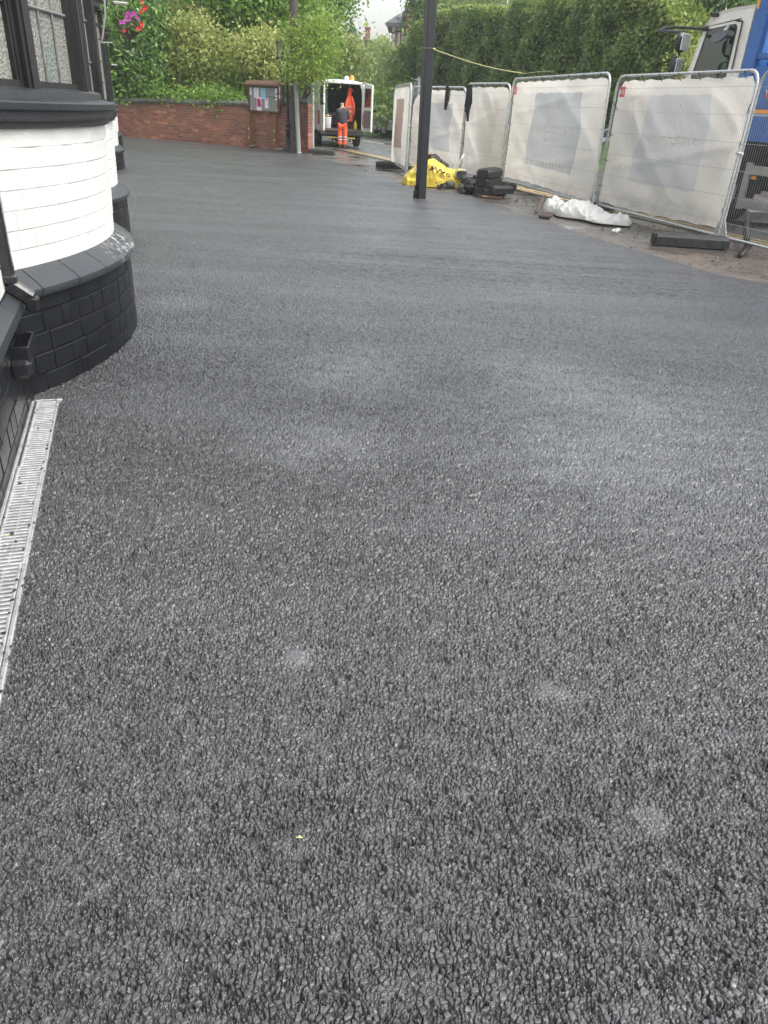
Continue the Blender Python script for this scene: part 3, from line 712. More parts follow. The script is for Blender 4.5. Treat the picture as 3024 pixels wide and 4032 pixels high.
lines = lambda n, w_: [(random.uniform(-.03, .03), .40-.8*i/n, w_*random.uniform(.6, 1), .035) for i in range(n)]
paper(984, 354, .19, .30, (.85, .85, .86), [(0, .36, .7, .10), (0, .2, .6, .05), (0, .02, .5, .03), (0, -.08, .55, .03), (0, -.3, .4, .03)], 0)
paper(1009, 361, .26, .36, (.80, .80, .83), lines(9, .75), 1)
paper(1036, 364, .25, .40, (.36, .62, .78), lines(8, .6), 2)
paper(1093, 367, .25, .42, (.80, .84, .84), [(.1, -.02, .8, .12), (.2, .08, .4, .12), (-.1, -.12, .6, .08)], 3)
paper(1020, 409, .26, .40, (.86, .83, .86), [(-.1, .1, .6, .6), (.05, -.12, .8, .22), (.2, .12, .4, .4)], 4)
paper(1050, 407, .19, .30, (.84, .80, .80), [(0, .40, .75, .07), (.3, -.1, .16, .2), (0, .28, .8, .03)], 5)
mb = MB()
for px, py in ((989, 428), (1094, 433)): p = ONP(px, py, FB, nf); mb.tube([p, p+nf*.03], .018, 8)
child(mb, 'lock', M_WHT, nbd)
# loose paving stones at the foot of the wall
for i, (x, y, s_) in enumerate(((994, 578, .28), (1045, 583, .24), (1095, 588, .36), (1128, 587, .2), (1155, 590, .18))):
    mb = MB(); rock(mb, G(x, y, .03), s_, .35); o = mb.build('stone', sm('broken_pale_stone', (.30, .25, .2), .75, .3, 8, .5, 40), None, origin=tuple(G(x, y)))
    tag(o, ('pale broken stone under the left leg of the notice board', 'pale broken stone between the notice board legs', 'largest pale broken stone under the right leg of the notice board',
            'small mossy stone between the notice board and the black lamp post', 'small pale stone at the foot of the timber utility pole')[i], 'stone', 'broken stones along the foot of the brick wall')
# black street lamp with a small lantern
L0 = G(1136, 598); M_IRON = sm('black_cast_iron', (.012, .013, .015), .35, .3, 10, .3, 40)
lamp = thing('street_lamp', L0, 'black ornate street lamp with a square glass lantern beside the notice board', 'street lamp')
zt = HT(L0, 1128, 245)
mb = MB(); mb.lathe([(.13, -.05), (.13, .12), (.10, .16), (.085, .30), (.10, .33), (.085, .37), (.08, .58), (.11, .62), (.12, .66), (.08, .70), (.07, .74), (.10, .78), (.105, .82), (.06, .86)], tuple(L0), 16)
child(mb, 'base', M_IRON, lamp, smooth=True, angle=40)
PT2 = Vector((AT(1128, 245, L0.y).x, L0.y, zt))
mb = MB(); mb.tube([L0+Vector((0, 0, .8)), PT2], .05, 12); child(mb, 'post', M_IRON, lamp, smooth=True, angle=40)
LH = AT(1104, 205, L0.y-.1)
mb = MB(); mb.tube([PT2+Vector((0, 0, -.05)), PT2+Vector((-.08, -.03, .06)), Vector((LH.x, LH.y, PT2.z+.06))], .022, 8)
mb.bbox(Vector((LH.x, LH.y, PT2.z+.08)), (.24, .24, .06), .01); child(mb, 'bracket', M_IRON, lamp)
lz0 = PT2.z+.12; lz1 = HT(L0, 1102, 172)
mb = MB(); a, b2 = .075, .11
for i, j in ((-1, -1), (-1, 1), (1, -1), (1, 1)): mb.tube([(LH.x+i*a, LH.y+j*a, lz0), (LH.x+i*b2, LH.y+j*b2, lz1)], .012, 5)
mb.box((LH.x, LH.y, lz1+.015), (2*b2+.05, 2*b2+.05, .03)); mb.add([(LH.x-b2, LH.y-b2, lz1+.032), (LH.x+b2, LH.y-b2, lz1+.032), (LH.x+b2, LH.y+b2, lz1+.032), (LH.x-b2, LH.y+b2, lz1+.032), (LH.x, LH.y, lz1+.16)], [(0, 1, 4), (1, 2, 4), (2, 3, 4), (3, 0, 4)])
lt = child(mb, 'lantern', M_IRON, lamp)
mb = MB(); e = .006; mb.add([(LH.x+i*q, LH.y+j*q, z) for z, q in ((lz0, a-e), (lz1, b2-e)) for i, j in ((-1, -1), (1, -1), (1, 1), (-1, 1))], [(0, 1, 5, 4), (1, 2, 6, 5), (2, 3, 7, 6), (3, 0, 4, 7)])
o = mb.build('glass', sm('frosted_lantern_glass', (.22, .27, .27), .15, .1), None, origin=tuple(L0)); o.parent = lt; o.location = (0, 0, 0)
# timber utility pole and grey steel post
T0 = G(1162, 602); TT = AT(1154, -60, T0.y)
M_TIM = sm('dark_tarred_timber_pole', (.065, .05, .042), .7, .3, 6, .6, 30)
mb = MB(); mb.tube([T0+Vector((0, 0, -.1)), T0.lerp(TT, .5)+Vector((.02, 0, 0)), TT, TT+(TT-T0)*.35], .15, 14, rs=[.165, .145, .125, .115])
tag(mb.build('utility_pole', M_TIM, None, True, tuple(T0), 40), 'tall dark timber utility pole rising through the tree beside the black lamp', 'utility pole')
G0 = G(1177, 604.5); GT = AT(1163, 300, G0.y)
M_GREY = sm('weathered_grey_steel', (.27, .29, .28), .55, .15, 10, .2, 60)
gp = thing('steel_post', G0, 'plain grey steel post in front of the timber pole at the wall end', 'post')
mb = MB(); mb.tube([G0+Vector((0, 0, -.05)), GT], .072, 14); mb.lathe([(.085, -.02), (.09, .03), (.074, .05)], tuple(G0), 14); child(mb, 'tube', M_GREY, gp, smooth=True, angle=40)
mb = MB(); mb.lathe([(.075, 0), (.06, .02), (0.01, .03)], tuple(GT), 14); child(mb, 'cap', M_GREY, gp, smooth=True)
# square black post standing in the mat
K0 = G(1655, 781, .012); KT = AT(1697, 0, K0.y)
kd = (KT-K0); kk = .076*1.02
kp = thing('black_post', K0, 'tall square black steel post standing in the fresh tarmac beside the yellow bag', 'post')
mb = MB(); q0 = K0+Vector((0, 0, -.03)); q1 = K0+kd*1.35; hw = .082; ang = .42
ca = [Vector((math.cos(ang+R(45+90*i)), math.sin(ang+R(45+90*i)), 0))*hw*1.414*.98 for i in range(4)]
sh = []
for p in (q0, q1):
    for i in range(4):
        a_, b_ = ca[i], ca[(i+1) % 4]; d_ = (b_-a_).normalized()*.012; sh += [p+a_+d_, p+b_-d_]
mb.add(sh, [(i, (i+1) % 8, 8+(i+1) % 8, 8+i) for i in range(8)]+[tuple(range(7, -1, -1)), tuple(range(8, 16))])
M_BPOST = sm('black_satin_steel', (.011, .013, .017), .38, .3, 6, .15, 30)
child(mb, 'shaft', M_BPOST, kp)
mb = MB(); q = K0+Vector((-.10, -.02, .06)); mb.bbox(q, (.06, .07, .15), .01, rz=ang); mb.tube([q+Vector((0, 0, .08)), q+Vector((0, 0, .17))], .02, 8); mb.tube([q+Vector((-.04, 0, -.05)), q+Vector((.0, 0, -.05))], .02, 8)
child(mb, 'latch', M_BPOST, kp)
# ------------------------------------------------------------------ white van with open back doors
VL, VR = G(1259, 572), G(1411, 575)
vb = (VL+VR)/2; vr_ = Vector((1, 0.1, 0)).normalized(); vang = math.atan2((VR-VL).y, (VR-VL).x)
hd = Vector((-math.sin(.0), 1, 0))
van_w = 1.96
VROT = R(15)                                             # heading turned a little towards the left of the picture
vx = Vector((math.cos(VROT), math.sin(VROT), 0)); vy = Vector((-math.sin(VROT), math.cos(VROT), 0))
mid = G(1336, 574); vo = Vector((mid.x, mid.y, 0)) + vy*-.85 + vx*-.09
van = thing('van', vo, 'white panel van parked on the road with both back doors open and amber beacons', 'van')
def v3(x, y, z): return vo+vx*x+vy*y+Vector((0, 0, z))
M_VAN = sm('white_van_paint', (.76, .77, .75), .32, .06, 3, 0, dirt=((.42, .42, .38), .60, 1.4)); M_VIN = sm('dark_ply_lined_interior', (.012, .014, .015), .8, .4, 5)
M_PLAS = sm('grey_black_bumper_plastic', (.07, .075, .072), .55, .2, 6, .2); M_TYRE = sm('black_rubber', (.014, .014, .015), .75, .25, 10, .4, 40)
M_GLS = sm('dark_window_glass', (.02, .03, .03), .08, .2, 3, spec=.8); M_RIM = sm('steel_wheel', (.22, .22, .22), .45, .2); M_RL = sm('red_tail_lens', (.35, .03, .04), .25, .2)
M_MIR = sm('chrome_and_mirror', (.7, .75, .75), .12, .1, metal=.8)
zf, zr_ = .62, 2.28; hwv = .93
def section(y, sc=1.0, dz=0.0, th=0.0):                  # rounded body cross-section
    pts = [(-hwv+.05, zf-.1), (-hwv, zf), (-hwv, 1.25), (-hwv+.03, 1.5), (-hwv+.09, 2.1), (-hwv+.15, 2.24), (-hwv+.28, 2.31), (-.3, 2.35), (.3, 2.35), (hwv-.28, 2.31), (hwv-.15, 2.24), (hwv-.09, 2.1), (hwv-.03, 1.5), (hwv, 1.25), (hwv, zf), (hwv-.05, zf-.1)]
    o = []
    for x, z in pts:
        x2 = x*sc*(1-th/hwv); z2 = zf+(z-zf)*1.0-(th if z > 1.4 else -th); o.append(v3(x2, y, z2+dz))
    return o
mb = MB(); outer = [section(y) for y in (0, .05, 1.0, 2.2, 3.3, 3.5)]; mb.grid(outer)
inner = [section(y, 1, 0, .055) for y in (0, 3.2)]; mb.grid(inner)
n = 16; b_ = len(mb.v); mb.add(outer[0]+inner[0], [(i, i+1, n+i+1, n+i) for i in range(n-1)])
# cab: windscreen, bonnet, nose
cabp = [(3.5, 1.0, 2.31), (3.9, .99, 2.28), (4.15, .97, 2.05), (4.55, .94, 1.45), (4.75, .93, 1.22), (5.25, .9, 1.05), (5.45, .86, .85), (5.45, .86, .45)]
rows = []
for y, sc, zt_ in cabp:
    rows.append([v3(-hwv*sc, y, .45), v3(-hwv*sc, y, min(1.2, zt_-.05)), v3(-hwv*sc+.06, y, zt_-.1), v3(-hwv*sc+.2, y, zt_), v3(hwv*sc-.2, y, zt_), v3(hwv*sc-.06, y, zt_-.1), v3(hwv*sc, y, min(1.2, zt_-.05)), v3(hwv*sc, y, .45)])
mb.grid(rows); child(mb, 'body', M_VAN, van, smooth=True, angle=35)
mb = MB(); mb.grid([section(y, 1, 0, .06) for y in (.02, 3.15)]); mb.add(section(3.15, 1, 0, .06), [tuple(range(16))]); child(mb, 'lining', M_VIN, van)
mb = MB(); mb.box(v3(0, 1.6, zf+.0), (1.76, 3.15, .05), rz=VROT); child(mb, 'load_floor', sm('dusty_brown_load_floor', (.16, .12, .09), .8, .35, 8), van)
mb = MB(); mb.bbox(v3(0, -.07, .50), (1.80, .20, .19), .05, rz=VROT); mb.bbox(v3(0, -.12, .58), (1.3, .2, .05), .015, rz=VROT); child(mb, 'bumper', M_PLAS, van)
mb = MB(); mb.bbox(v3(.0, -.14, .33), (1.1, .03, .045), .008, rz=VROT); child(mb, 'tow_bar', sm('yellow_painted_bar', (.62, .5, .08), .5, .2), van)
mb = MB(); mb.box(v3(0, 2.4, .42), (1.5, 4.6, .12), rz=VROT); mb.box(v3(-.35, -.03, .30), (.05, .05, .22), rz=VROT); mb.box(v3(.35, -.03, .30), (.05, .05, .22), rz=VROT); mb.bbox(v3(.1, .9, .30), (.5, .3, .28), .1, rz=VROT); child(mb, 'chassis', M_TYRE, van)
for x in (-1, 1):
    for y in (.85, 4.5):
        c_ = v3(x*.80, y, .34); mb = MB(); ax = vx
        def wheel(mb, c_, ax, r_, w_):
            prof = [(r_*.62, -w_/2), (r_*.9, -w_/2), (r_, -w_/2+.03), (r_, w_/2-.03), (r_*.9, w_/2), (r_*.62, w_/2)]
            m = 24; e1 = Vector((0, 0, 1)); e2 = ax.cross(e1)
            rows = [[c_+ax*q+(e1*math.cos(2*math.pi*k/m)+e2*math.sin(2*math.pi*k/m))*rr for k in range(m)] for rr, q in prof]; mb.grid(rows, True)
        wheel(mb, c_, ax, .345, .22); wh = child(mb, 'wheel', M_TYRE, van, smooth=True, angle=40)
        mb = MB()
        for q in (-.09, .09):
            m = 16; e1 = Vector((0, 0, 1)); e2 = ax.cross(e1)
            mb.add([c_+ax*(q*.9)+(e1*math.cos(2*math.pi*k/m)+e2*math.sin(2*math.pi*k/m))*.215 for k in range(m)], [tuple(range(m))])
        mb.tube([c_-ax*.1, c_+ax*.1], .06, 10)
        o = mb.build('rim', M_RIM, None, origin=tuple(van.location)); o.parent = wh; o.location = (0, 0, 0)
for x in (-1, 1):
    mb = MB(); mb.bbox(v3(x*.895, -.035, 1.02), (.10, .05, .50), .02, rz=VROT); child(mb, 'tail_light', M_RL, van)
# rear frame around the opening
mb = MB()
for x in (-1, 1): mb.bbox(v3(x*.86, -.01, 1.42), (.10, .05, 1.6), .02, rz=VROT)
mb.bbox(v3(0, -.01, 2.25), (1.6, .05, .09), .02, rz=VROT); child(mb, 'door_frame', M_VAN, van)
def vdoor(hx, ang_, name_lbl):
    """one back door, hinged at x = hx and swung by ang_ from closed"""
    sgn = -1 if hx < 0 else 1; Wd = .80
    ax = Matrix.Rotation(ang_*sgn, 3, 'Z')
    def q(u, t_, z): v = ax @ Vector((-sgn*u, t_, 0)); return v3(hx+v.x, -.05+v.y, z)
    mb = MB(); n_ = [(0, zf-.02), (Wd, zf-.02), (Wd, 2.2), (.06, 2.28), (0, 2.12)]
    mb.prism(n_, lambda u, v, t_: q(u, t_, v), -.03, .03); d_ = child(mb, 'rear_door', M_VAN, van); 
    mb = MB(); mb.prism([(.10, 1.45), (Wd-.1, 1.45), (Wd-.1, 2.08), (.14, 2.1)], lambda u, v, t_: q(u, t_, v), -.034, .034); o = mb.build('window', M_GLS, None, origin=tuple(van.location)); o.parent = d_; o.location = (0, 0, 0)
    mb = MB(); mb.prism([(.08, .72), (Wd-.08, .72), (Wd-.08, 1.33), (.08, 1.33)], lambda u, v, t_: q(u, t_, v), .031, .04); o = mb.build('door_card', sm('grey_door_card', (.2, .2, .19), .7, .2), None, origin=tuple(van.location)); o.parent = d_; o.location = (0, 0, 0)
    mb = MB(); mb.bbox(q(Wd-.08, 0, 1.28), (.05, .12, .06), .01, rz=VROT+ang_*sgn); o = mb.build('handle', M_PLAS, None, origin=tuple(van.location)); o.parent = d_; o.location = (0, 0, 0)
vdoor(-.86, R(88), 'left'); vdoor(.90, R(101), 'right')
for (x, y, r_) in ((.42, .2, .09), (-.98+.1, 1.5, .075)):
    mb = MB(); mb.lathe([(r_*1.1, 0), (r_*1.1, .03), (r_, .04), (r_*.95, .14), (r_*.7, .18), (.01, .19)], tuple(v3(x, y, 2.33)), 14)
    child(mb, 'beacon', sm('amber_beacon', (.85, .30, .04), .3, .1), van, smooth=True, angle=40)
mb = MB(); mb.lathe([(.03, 0), (.09, .03), (.10, .09), (.06, .14), (.01, .15)], tuple(v3(.22, .25, 2.33)), 12); child(mb, 'roof_light', M_WHT, van, smooth=True)
mb = MB(); mb.bbox(v3(-1.10, 4.0, 1.45), (.2, .12, .32), .05, rz=VROT); mb.tube([v3(-.9, 4.0, 1.35), v3(-1.1, 4, 1.35)], .03, 6); child(mb, 'mirror', M_WHT, van)
mb = MB(); mb.box(v3(-hwv-.004, 1.9, 1.18), (.012, 2.6, .03), rz=VROT); mb.box(v3(-hwv-.002, 2.0, 1.5), (.01, .02, 1.3), rz=VROT); child(mb, 'side_moulding', M_PLAS, van)
mb = MB(); mb.prism([(3.65, 1.35), (4.35, 1.35), (4.1, 1.95), (3.65, 2.0)], lambda u, v, t_: v3(-t_, u, v), .935, .89); child(mb, 'side_window', M_GLS, van)
# load in the van
def inv(px, py, yy): return None
mb = MB()
prof = [(0, .05, 0.03), (.07, .0, .05), (.08, -.18, .05), (.12, -.34, .06), (.18, -.50, .07), (.20, -.75, .08), (.18, -.98, .07), (.16, -1.0, .05)]
cz = 1.92; hx0 = .38
rows = []
for hw_, dz, th_ in prof:
    m = 12; rows.append([v3(hx0+(hw_ if hw_ else .06)*math.cos(2*math.pi*k/m)+.02*math.sin(7*dz+k), .32+th_*math.sin(2*math.pi*k/m)+.02*math.sin(k*2.3+dz*5), cz+dz+(.12 if hw_ == 0 else 0)) for k in range(m)])
mb.grid(rows, True); M_HIV = sm('hi_vis_orange', (.95, .13, .045), .75, .12, 20, .3, 30); M_REFL = sm('silver_reflective_tape', (.35, .36, .36), .4, .1)
jk = thing('hi_vis_coat', v3(hx0, .32, .7), 'bright orange hi-vis coat hanging in the open back of the van', 'coat')
child(mb, 'coat', M_HIV, jk, smooth=True)
for sg_ in (-1, 1):
    mb = MB(); mb.tube([v3(hx0+sg_*.06, .28, 1.80), v3(hx0+sg_*.14, .25, 1.58), v3(hx0+sg_*.17, .24, 1.36), v3(hx0+sg_*.16, .24, 1.12)], .05, 10, rs=[.04, .055, .05, .045]); child(mb, 'sleeve', M_HIV, jk, smooth=True)
mb = MB(); mb.tube([v3(hx0-.07, .25, 1.99), v3(hx0, .22, 2.05), v3(hx0+.08, .26, 1.99)], .045, 8); child(mb, 'hood', M_HIV, jk, smooth=True)
mb = MB()
for z in (1.25, 1.42): mb.bbox(v3(hx0, .23, z-.0), (.28, .03, .05), .01, rz=VROT)
mb.tube([v3(hx0, .32, 2.1), v3(hx0, .32, 2.26)], .015, 6)
child(mb, 'reflective_band', M_REFL, jk)
rk = thing('shelf_rack', v3(-.6, 1.6, zf+.03), 'dark steel shelving loaded with boxes along the inside of the van', 'shelving')
mb = MB()
for yy_ in (.9, 1.6, 2.4):
    for xx_ in (-.82, -.45): mb.box(v3(xx_, yy_, 1.35), (.04, .04, 1.4), rz=VROT)
child(mb, 'upright', M_GREY, rk)
for zz_ in (.95, 1.35, 1.75): mb = MB(); mb.box(v3(-.63, 1.65, zz_), (.44, 1.6, .03), rz=VROT); child(mb, 'shelf', M_GREY, rk)
for i_, (xx_, yy_, zz_, ww_, cc_c) in enumerate(((-.62, 1.05, 1.04, .28, (.30, .20, .10)), (-.62, 1.0, 1.45, .30, (.10, .18, .30)), (-.6, 1.5, 1.44, .26, (.35, .33, .3)), (.2, 2.6, .95, .6, (.2, .2, .2)), (.62, 1.4, .85, .4, (.16, .10, .06)))):
    mb = MB(); mb.bbox(v3(xx_, yy_, zz_), (ww_, .35, .16 if i_ < 3 else .45), .015, rz=VROT)
    tag(mb.build('storage_box', sm('storage_box_%d' % i_, cc_c, .7, .2), None, origin=tuple(v3(xx_, yy_, zz_))), ('brown box on the lowest van shelf', 'blue box on the middle van shelf', 'pale box behind the blue one on the middle van shelf', 'grey box at the back of the van floor', 'brown crate on the right of the van floor')[i_], 'box')
mb = MB(); mb.lathe([(.13, 0), (.14, .02), (.15, .34), (.16, .35), (.155, .38), (.02, .39)], tuple(v3(-.53, .18, zf+.028)), 14)
tag(mb.build('tub', M_WHT, None, True, tuple(v3(-.53, .18, zf+.028)), 40), 'white plastic tub on the van floor behind the left door', 'tub')
mb = MB(); mb.lathe([(.06, 0), (.065, .02), (.065, .2), (.03, .26), (.03, .30), (.01, .31)], tuple(v3(.62, .22, zf+.028)), 12)
tag(mb.build('bottle', sm('yellow_plastic_bottle', (.75, .62, .06), .4, .1), None, True, tuple(v3(.62, .22, zf+.028)), 40), 'yellow plastic bottle standing on the van floor at the right', 'bottle')
mb = MB(); mb.bbox(v3(-.78, .3, 1.45), (.05, .3, 1.55), .01, rz=VROT); tag(mb.build('timber_board', sm('pale_plywood', (.42, .28, .16), .7, .2), None, origin=tuple(v3(-.78, .3, .67))), 'pale plywood board standing inside the van by the left door', 'board')
mb = MB(); mb.tube([v3(-.62, .35, 1.75), v3(-.56, .35, 1.4), v3(-.46, .35, .95)], .035, 8); tag(mb.build('hose', sm('green_rubber_hose', (.03, .16, .12), .6, .2), None, True, tuple(v3(-.6, .35, .9))), 'dark green hose hanging inside the van', 'hose')
# ------------------------------------------------------------------ man at the back of the van
def skin(name, verts, edges, radii, mat, parent, loc, sub=2, smooth=True):
    me = bpy.data.meshes.new(name); me.from_pydata([tuple(v) for v in verts], edges, []); ob = bpy.data.objects.new(name, me); COL.objects.link(ob)
    m = ob.modifiers.new('s', 'SKIN'); ob.modifiers.new('u', 'SUBSURF').levels = sub; ob.modifiers['u'].render_levels = sub
    for i, r_ in enumerate(radii):
        sv = me.skin_vertices[0].data[i]; sv.radius = r_ if isinstance(r_, tuple) else (r_, r_); sv.use_root = (i == 0)
    dg = bpy.context.evaluated_depsgraph_get(); dg.update(); m2 = bpy.data.meshes.new_from_object(ob.evaluated_get(dg)); bpy.data.objects.remove(ob)
    m2.name = name; m2.materials.clear(); m2.materials.append(mat); m2.polygons.foreach_set('use_smooth', [True]*len(m2.polygons))
    o = bpy.data.objects.new(name, m2); COL.objects.link(o); o.parent = parent; o.location = loc; return o
MF = G(1347, 582); HM = HT(MF, 1345, 401); sc = HM/1.70
M_SKIN = sm('skin', (.46, .27, .19), .55, .1, 20); M_JKT = sm('dark_grey_jacket', (.045, .042, .05), .8, .2, 12, .4, 60, obj=True); M_BOOT = sm('dirty_brown_boot', (.08, .05, .035), .7, .3)
man = thing('person', MF, 'bald man in dark jacket and orange hi-vis trousers reaching into the van, back turned', 'person'); man.scale = (sc, sc, sc)
# body: pelvis root, spine, neck, head, arms
bv = [(0, 0, .92), (0, .01, 1.12), (-.01, .03, 1.32), (-.02, .05, 1.44), (-.035, .08, 1.53), (-.045, .11, 1.62),
      (-.18, .06, 1.40), (-.33, .14, 1.22), (-.50, .22, 1.16), (-.57, .24, 1.155), (.17, .05, 1.40), (.24, .10, 1.15), (.12, .30, 1.05), (.06, .38, 1.04),
      (-.09, .0, .88), (-.10, .0, .50), (-.095, -.02, .08), (.09, 0, .88), (.10, .02, .50), (.085, .02, .08), (-.045, .12, 1.66)]
be = [(0, 1), (1, 2), (2, 3), (3, 4), (4, 5), (3, 6), (6, 7), (7, 8), (8, 9), (3, 10), (10, 11), (11, 12), (12, 13), (0, 14), (14, 15), (15, 16), (0, 17), (17, 18), (18, 19), (5, 20)]
br_ = [(.13, .10), (.13, .10), (.14, .10), (.09, .08), (.058, .058), (.088, .10), .055, .045, .035, .03, .055, .045, .035, .03, .07, .055, .04, .07, .055, .04, (.082, .095)]
skin('body', bv, be, br_, M_SKIN, man, (0, 0, 0))
# jacket over it, collar to hip
jv = [(0, 0, .81), (0, .0, 1.02), (-.01, .02, 1.25), (-.02, .045, 1.40), (-.03, .07, 1.49), (-.19, .06, 1.385), (-.33, .14, 1.215), (-.49, .215, 1.16), (.18, .05, 1.385), (.25, .10, 1.15), (.14, .29, 1.06)]
je = [(0, 1), (1, 2), (2, 3), (3, 4), (3, 5), (5, 6), (6, 7), (3, 8), (8, 9), (9, 10)]
skin('jacket', jv, je, [(.20, .165), (.215, .165), (.215, .165), (.165, .125), (.075, .075), .085, .07, .055, .085, .07, .055], M_JKT, man, (0, 0, 0))
tv = [(0, 0, .90), (-.10, 0, .84), (-.11, .0, .50), (-.10, -.02, .22), (-.095, -.02, .09), (.10, 0, .84), (.11, .02, .50), (.10, .02, .22), (.09, .02, .09)]
skin('trousers', tv, [(0, 1), (1, 2), (2, 3), (3, 4), (0, 5), (5, 6), (6, 7), (7, 8)], [(.15, .13), .115, .10, .095, .095, .115, .10, .095, .095], M_HIV, man, (0, 0, 0))
for x, y in ((-.103, -.01), (.105, .02)):
    for z in (.30, .40):
        mb = MB(); mb.lathe([(.094, -.028), (.108, -.024), (.108, .024), (.094, .028)], (x, y, z), 16, cap=False); o = mb.build('reflective_band', M_REFL, man, True)
for x, y in ((-.10, -.01), (.095, .03)):
    mb = MB(); mb.bbox((x, y+.05, .045), (.10, .28, .09), .035); mb.build('boot', M_BOOT, man, True, angle=50)
M_GLV = sm('yellow_work_glove', (.72, .62, .25), .8, .2, 20, obj=True)
for (hx, hy, hz, sx_) in ((-.58, .245, 1.155, -1), (.05, .39, 1.04, 1)):
    fv = [(hx-sx_*.0, hy, hz)]; pv = [(hx+.0, hy, hz), (hx+sx_*.05, hy+.02, hz), (hx+sx_*.09, hy+.03, hz)]; ed = [(0, 1), (1, 2)]; rad = [(.035, .045), (.03, .05), (.022, .045)]
    for i, (dz, L) in enumerate(((.038, .07), (.014, .08), (-.012, .075), (-.036, .06))):
        b_ = len(pv); pv += [(hx+sx_*.11, hy+.035, hz+dz), (hx+sx_*(.11+L*.5), hy+.05, hz+dz), (hx+sx_*(.11+L*.7), hy+.075, hz+dz-.01)]; ed += [(2, b_), (b_, b_+1), (b_+1, b_+2)]; rad += [.012, .011, .009]
    b_ = len(pv); pv += [(hx+sx_*.05, hy-.005, hz+.05), (hx+sx_*.09, hy-.0, hz+.075)]; ed += [(1, b_), (b_, b_+1)]; rad += [.014, .011]
    skin('glove', pv, ed, rad, M_GLV, man, (0, 0, 0), 1)
mb = MB()
for sx_ in (-1, 1): mb.bbox((-.045+sx_*.074, .115, 1.625), (.012, .03, .05), .005)
mb.build('ear', M_SKIN, man, True)
# ------------------------------------------------------------------ temporary mesh fence panels with printed debris netting
M_ZINC = sm('galvanised_tube', (.55, .57, .57), .32, .14, 12, .15, 80, metal=.55, spec=.6)
M_WIRE = sm('galvanised_wire', (.42, .43, .43), .5, .15, 12, metal=.3)
M_FOOT = sm('black_recycled_rubber_block', (.020, .022, .022), .6, .3, 8, .35, 40, dirt=((.09, .08, .065), .58, 7))
def netmat(nm, c_, dirtc):
    t = NT(nm); p = t.pos(); n1 = t.noise(p, 1.6, 6, .6); sz = t.n('SeparateXYZ'); t.link(p, sz.inputs[0])
    cc = t.mix(t.ramp(n1, [(.40, 0), (.7, .8)]), c_, dirtc)
    cc = t.mix(t.math('MULTIPLY', t.ramp(sz.outputs[2], [(.1, 1), (.5, 0)]), t.ramp(t.noise(p, 5, 6, .7), [(.45, 0), (.7, .7)])), cc, (.42, .34, .26))
    t.set(cc, .62, t.bump(t.noise(p, 260, 2), .2, .002), 0, .3)
    tr = t.n('BsdfTranslucent'); t.link(cc, tr.inputs[0]); mx = t.n('MixShader'); mx.inputs[0].default_value = .42
    t.link(t.b.outputs[0], mx.inputs[1]); t.link(tr.outputs[0], mx.inputs[2]); t.link(mx.outputs[0], t.out.inputs[0]); return t.m
M_NET = netmat('cream_banner_fabric', (.82, .80, .745), (.76, .725, .65)); M_NETP = netmat('banner_print_grey_blue', (.55, .565, .58), (.53, .54, .545))
M_NETL = netmat('banner_print_pale_grey', (.66, .665, .665), (.63, .63, .625)); M_NETB = netmat('banner_print_brown', (.44, .34, .29), (.40, .31, .26)); M_NETF = netmat('banner_print_faded', (.74, .71, .655), (.70, .665, .60)); M_INK = netmat('banner_lettering_cream', (.92, .90, .80), (.90, .87, .76))
M_SIGN = sm('red_tag', (.72, .10, .09), .5, .1); M_TAGW = sm('white_tag', (.8, .8, .8), .5, .05); M_BLK = sm('black_strap_fabric', (.012, .012, .014), .75, .3, 20, .3, 60)
def textmesh(body, size, spacing=1.0):
    cu = bpy.data.curves.new('t', 'FONT'); cu.body = body; cu.size = size; cu.align_x = 'CENTER'; cu.align_y = 'CENTER'; cu.space_character = spacing; cu.extrude = .0; cu.resolution_u = 3
    o = bpy.data.objects.new('t', cu); COL.objects.link(o); dg = bpy.context.evaluated_depsgraph_get(); dg.update()
    me = bpy.data.meshes.new_from_object(o.evaluated_get(dg)); bpy.data.objects.remove(o); bpy.data.curves.remove(cu)
    vs = [v.co.copy() for v in me.vertices]; fs = [tuple(p.vertices) for p in me.polygons]; bpy.data.meshes.remove(me); return vs, fs
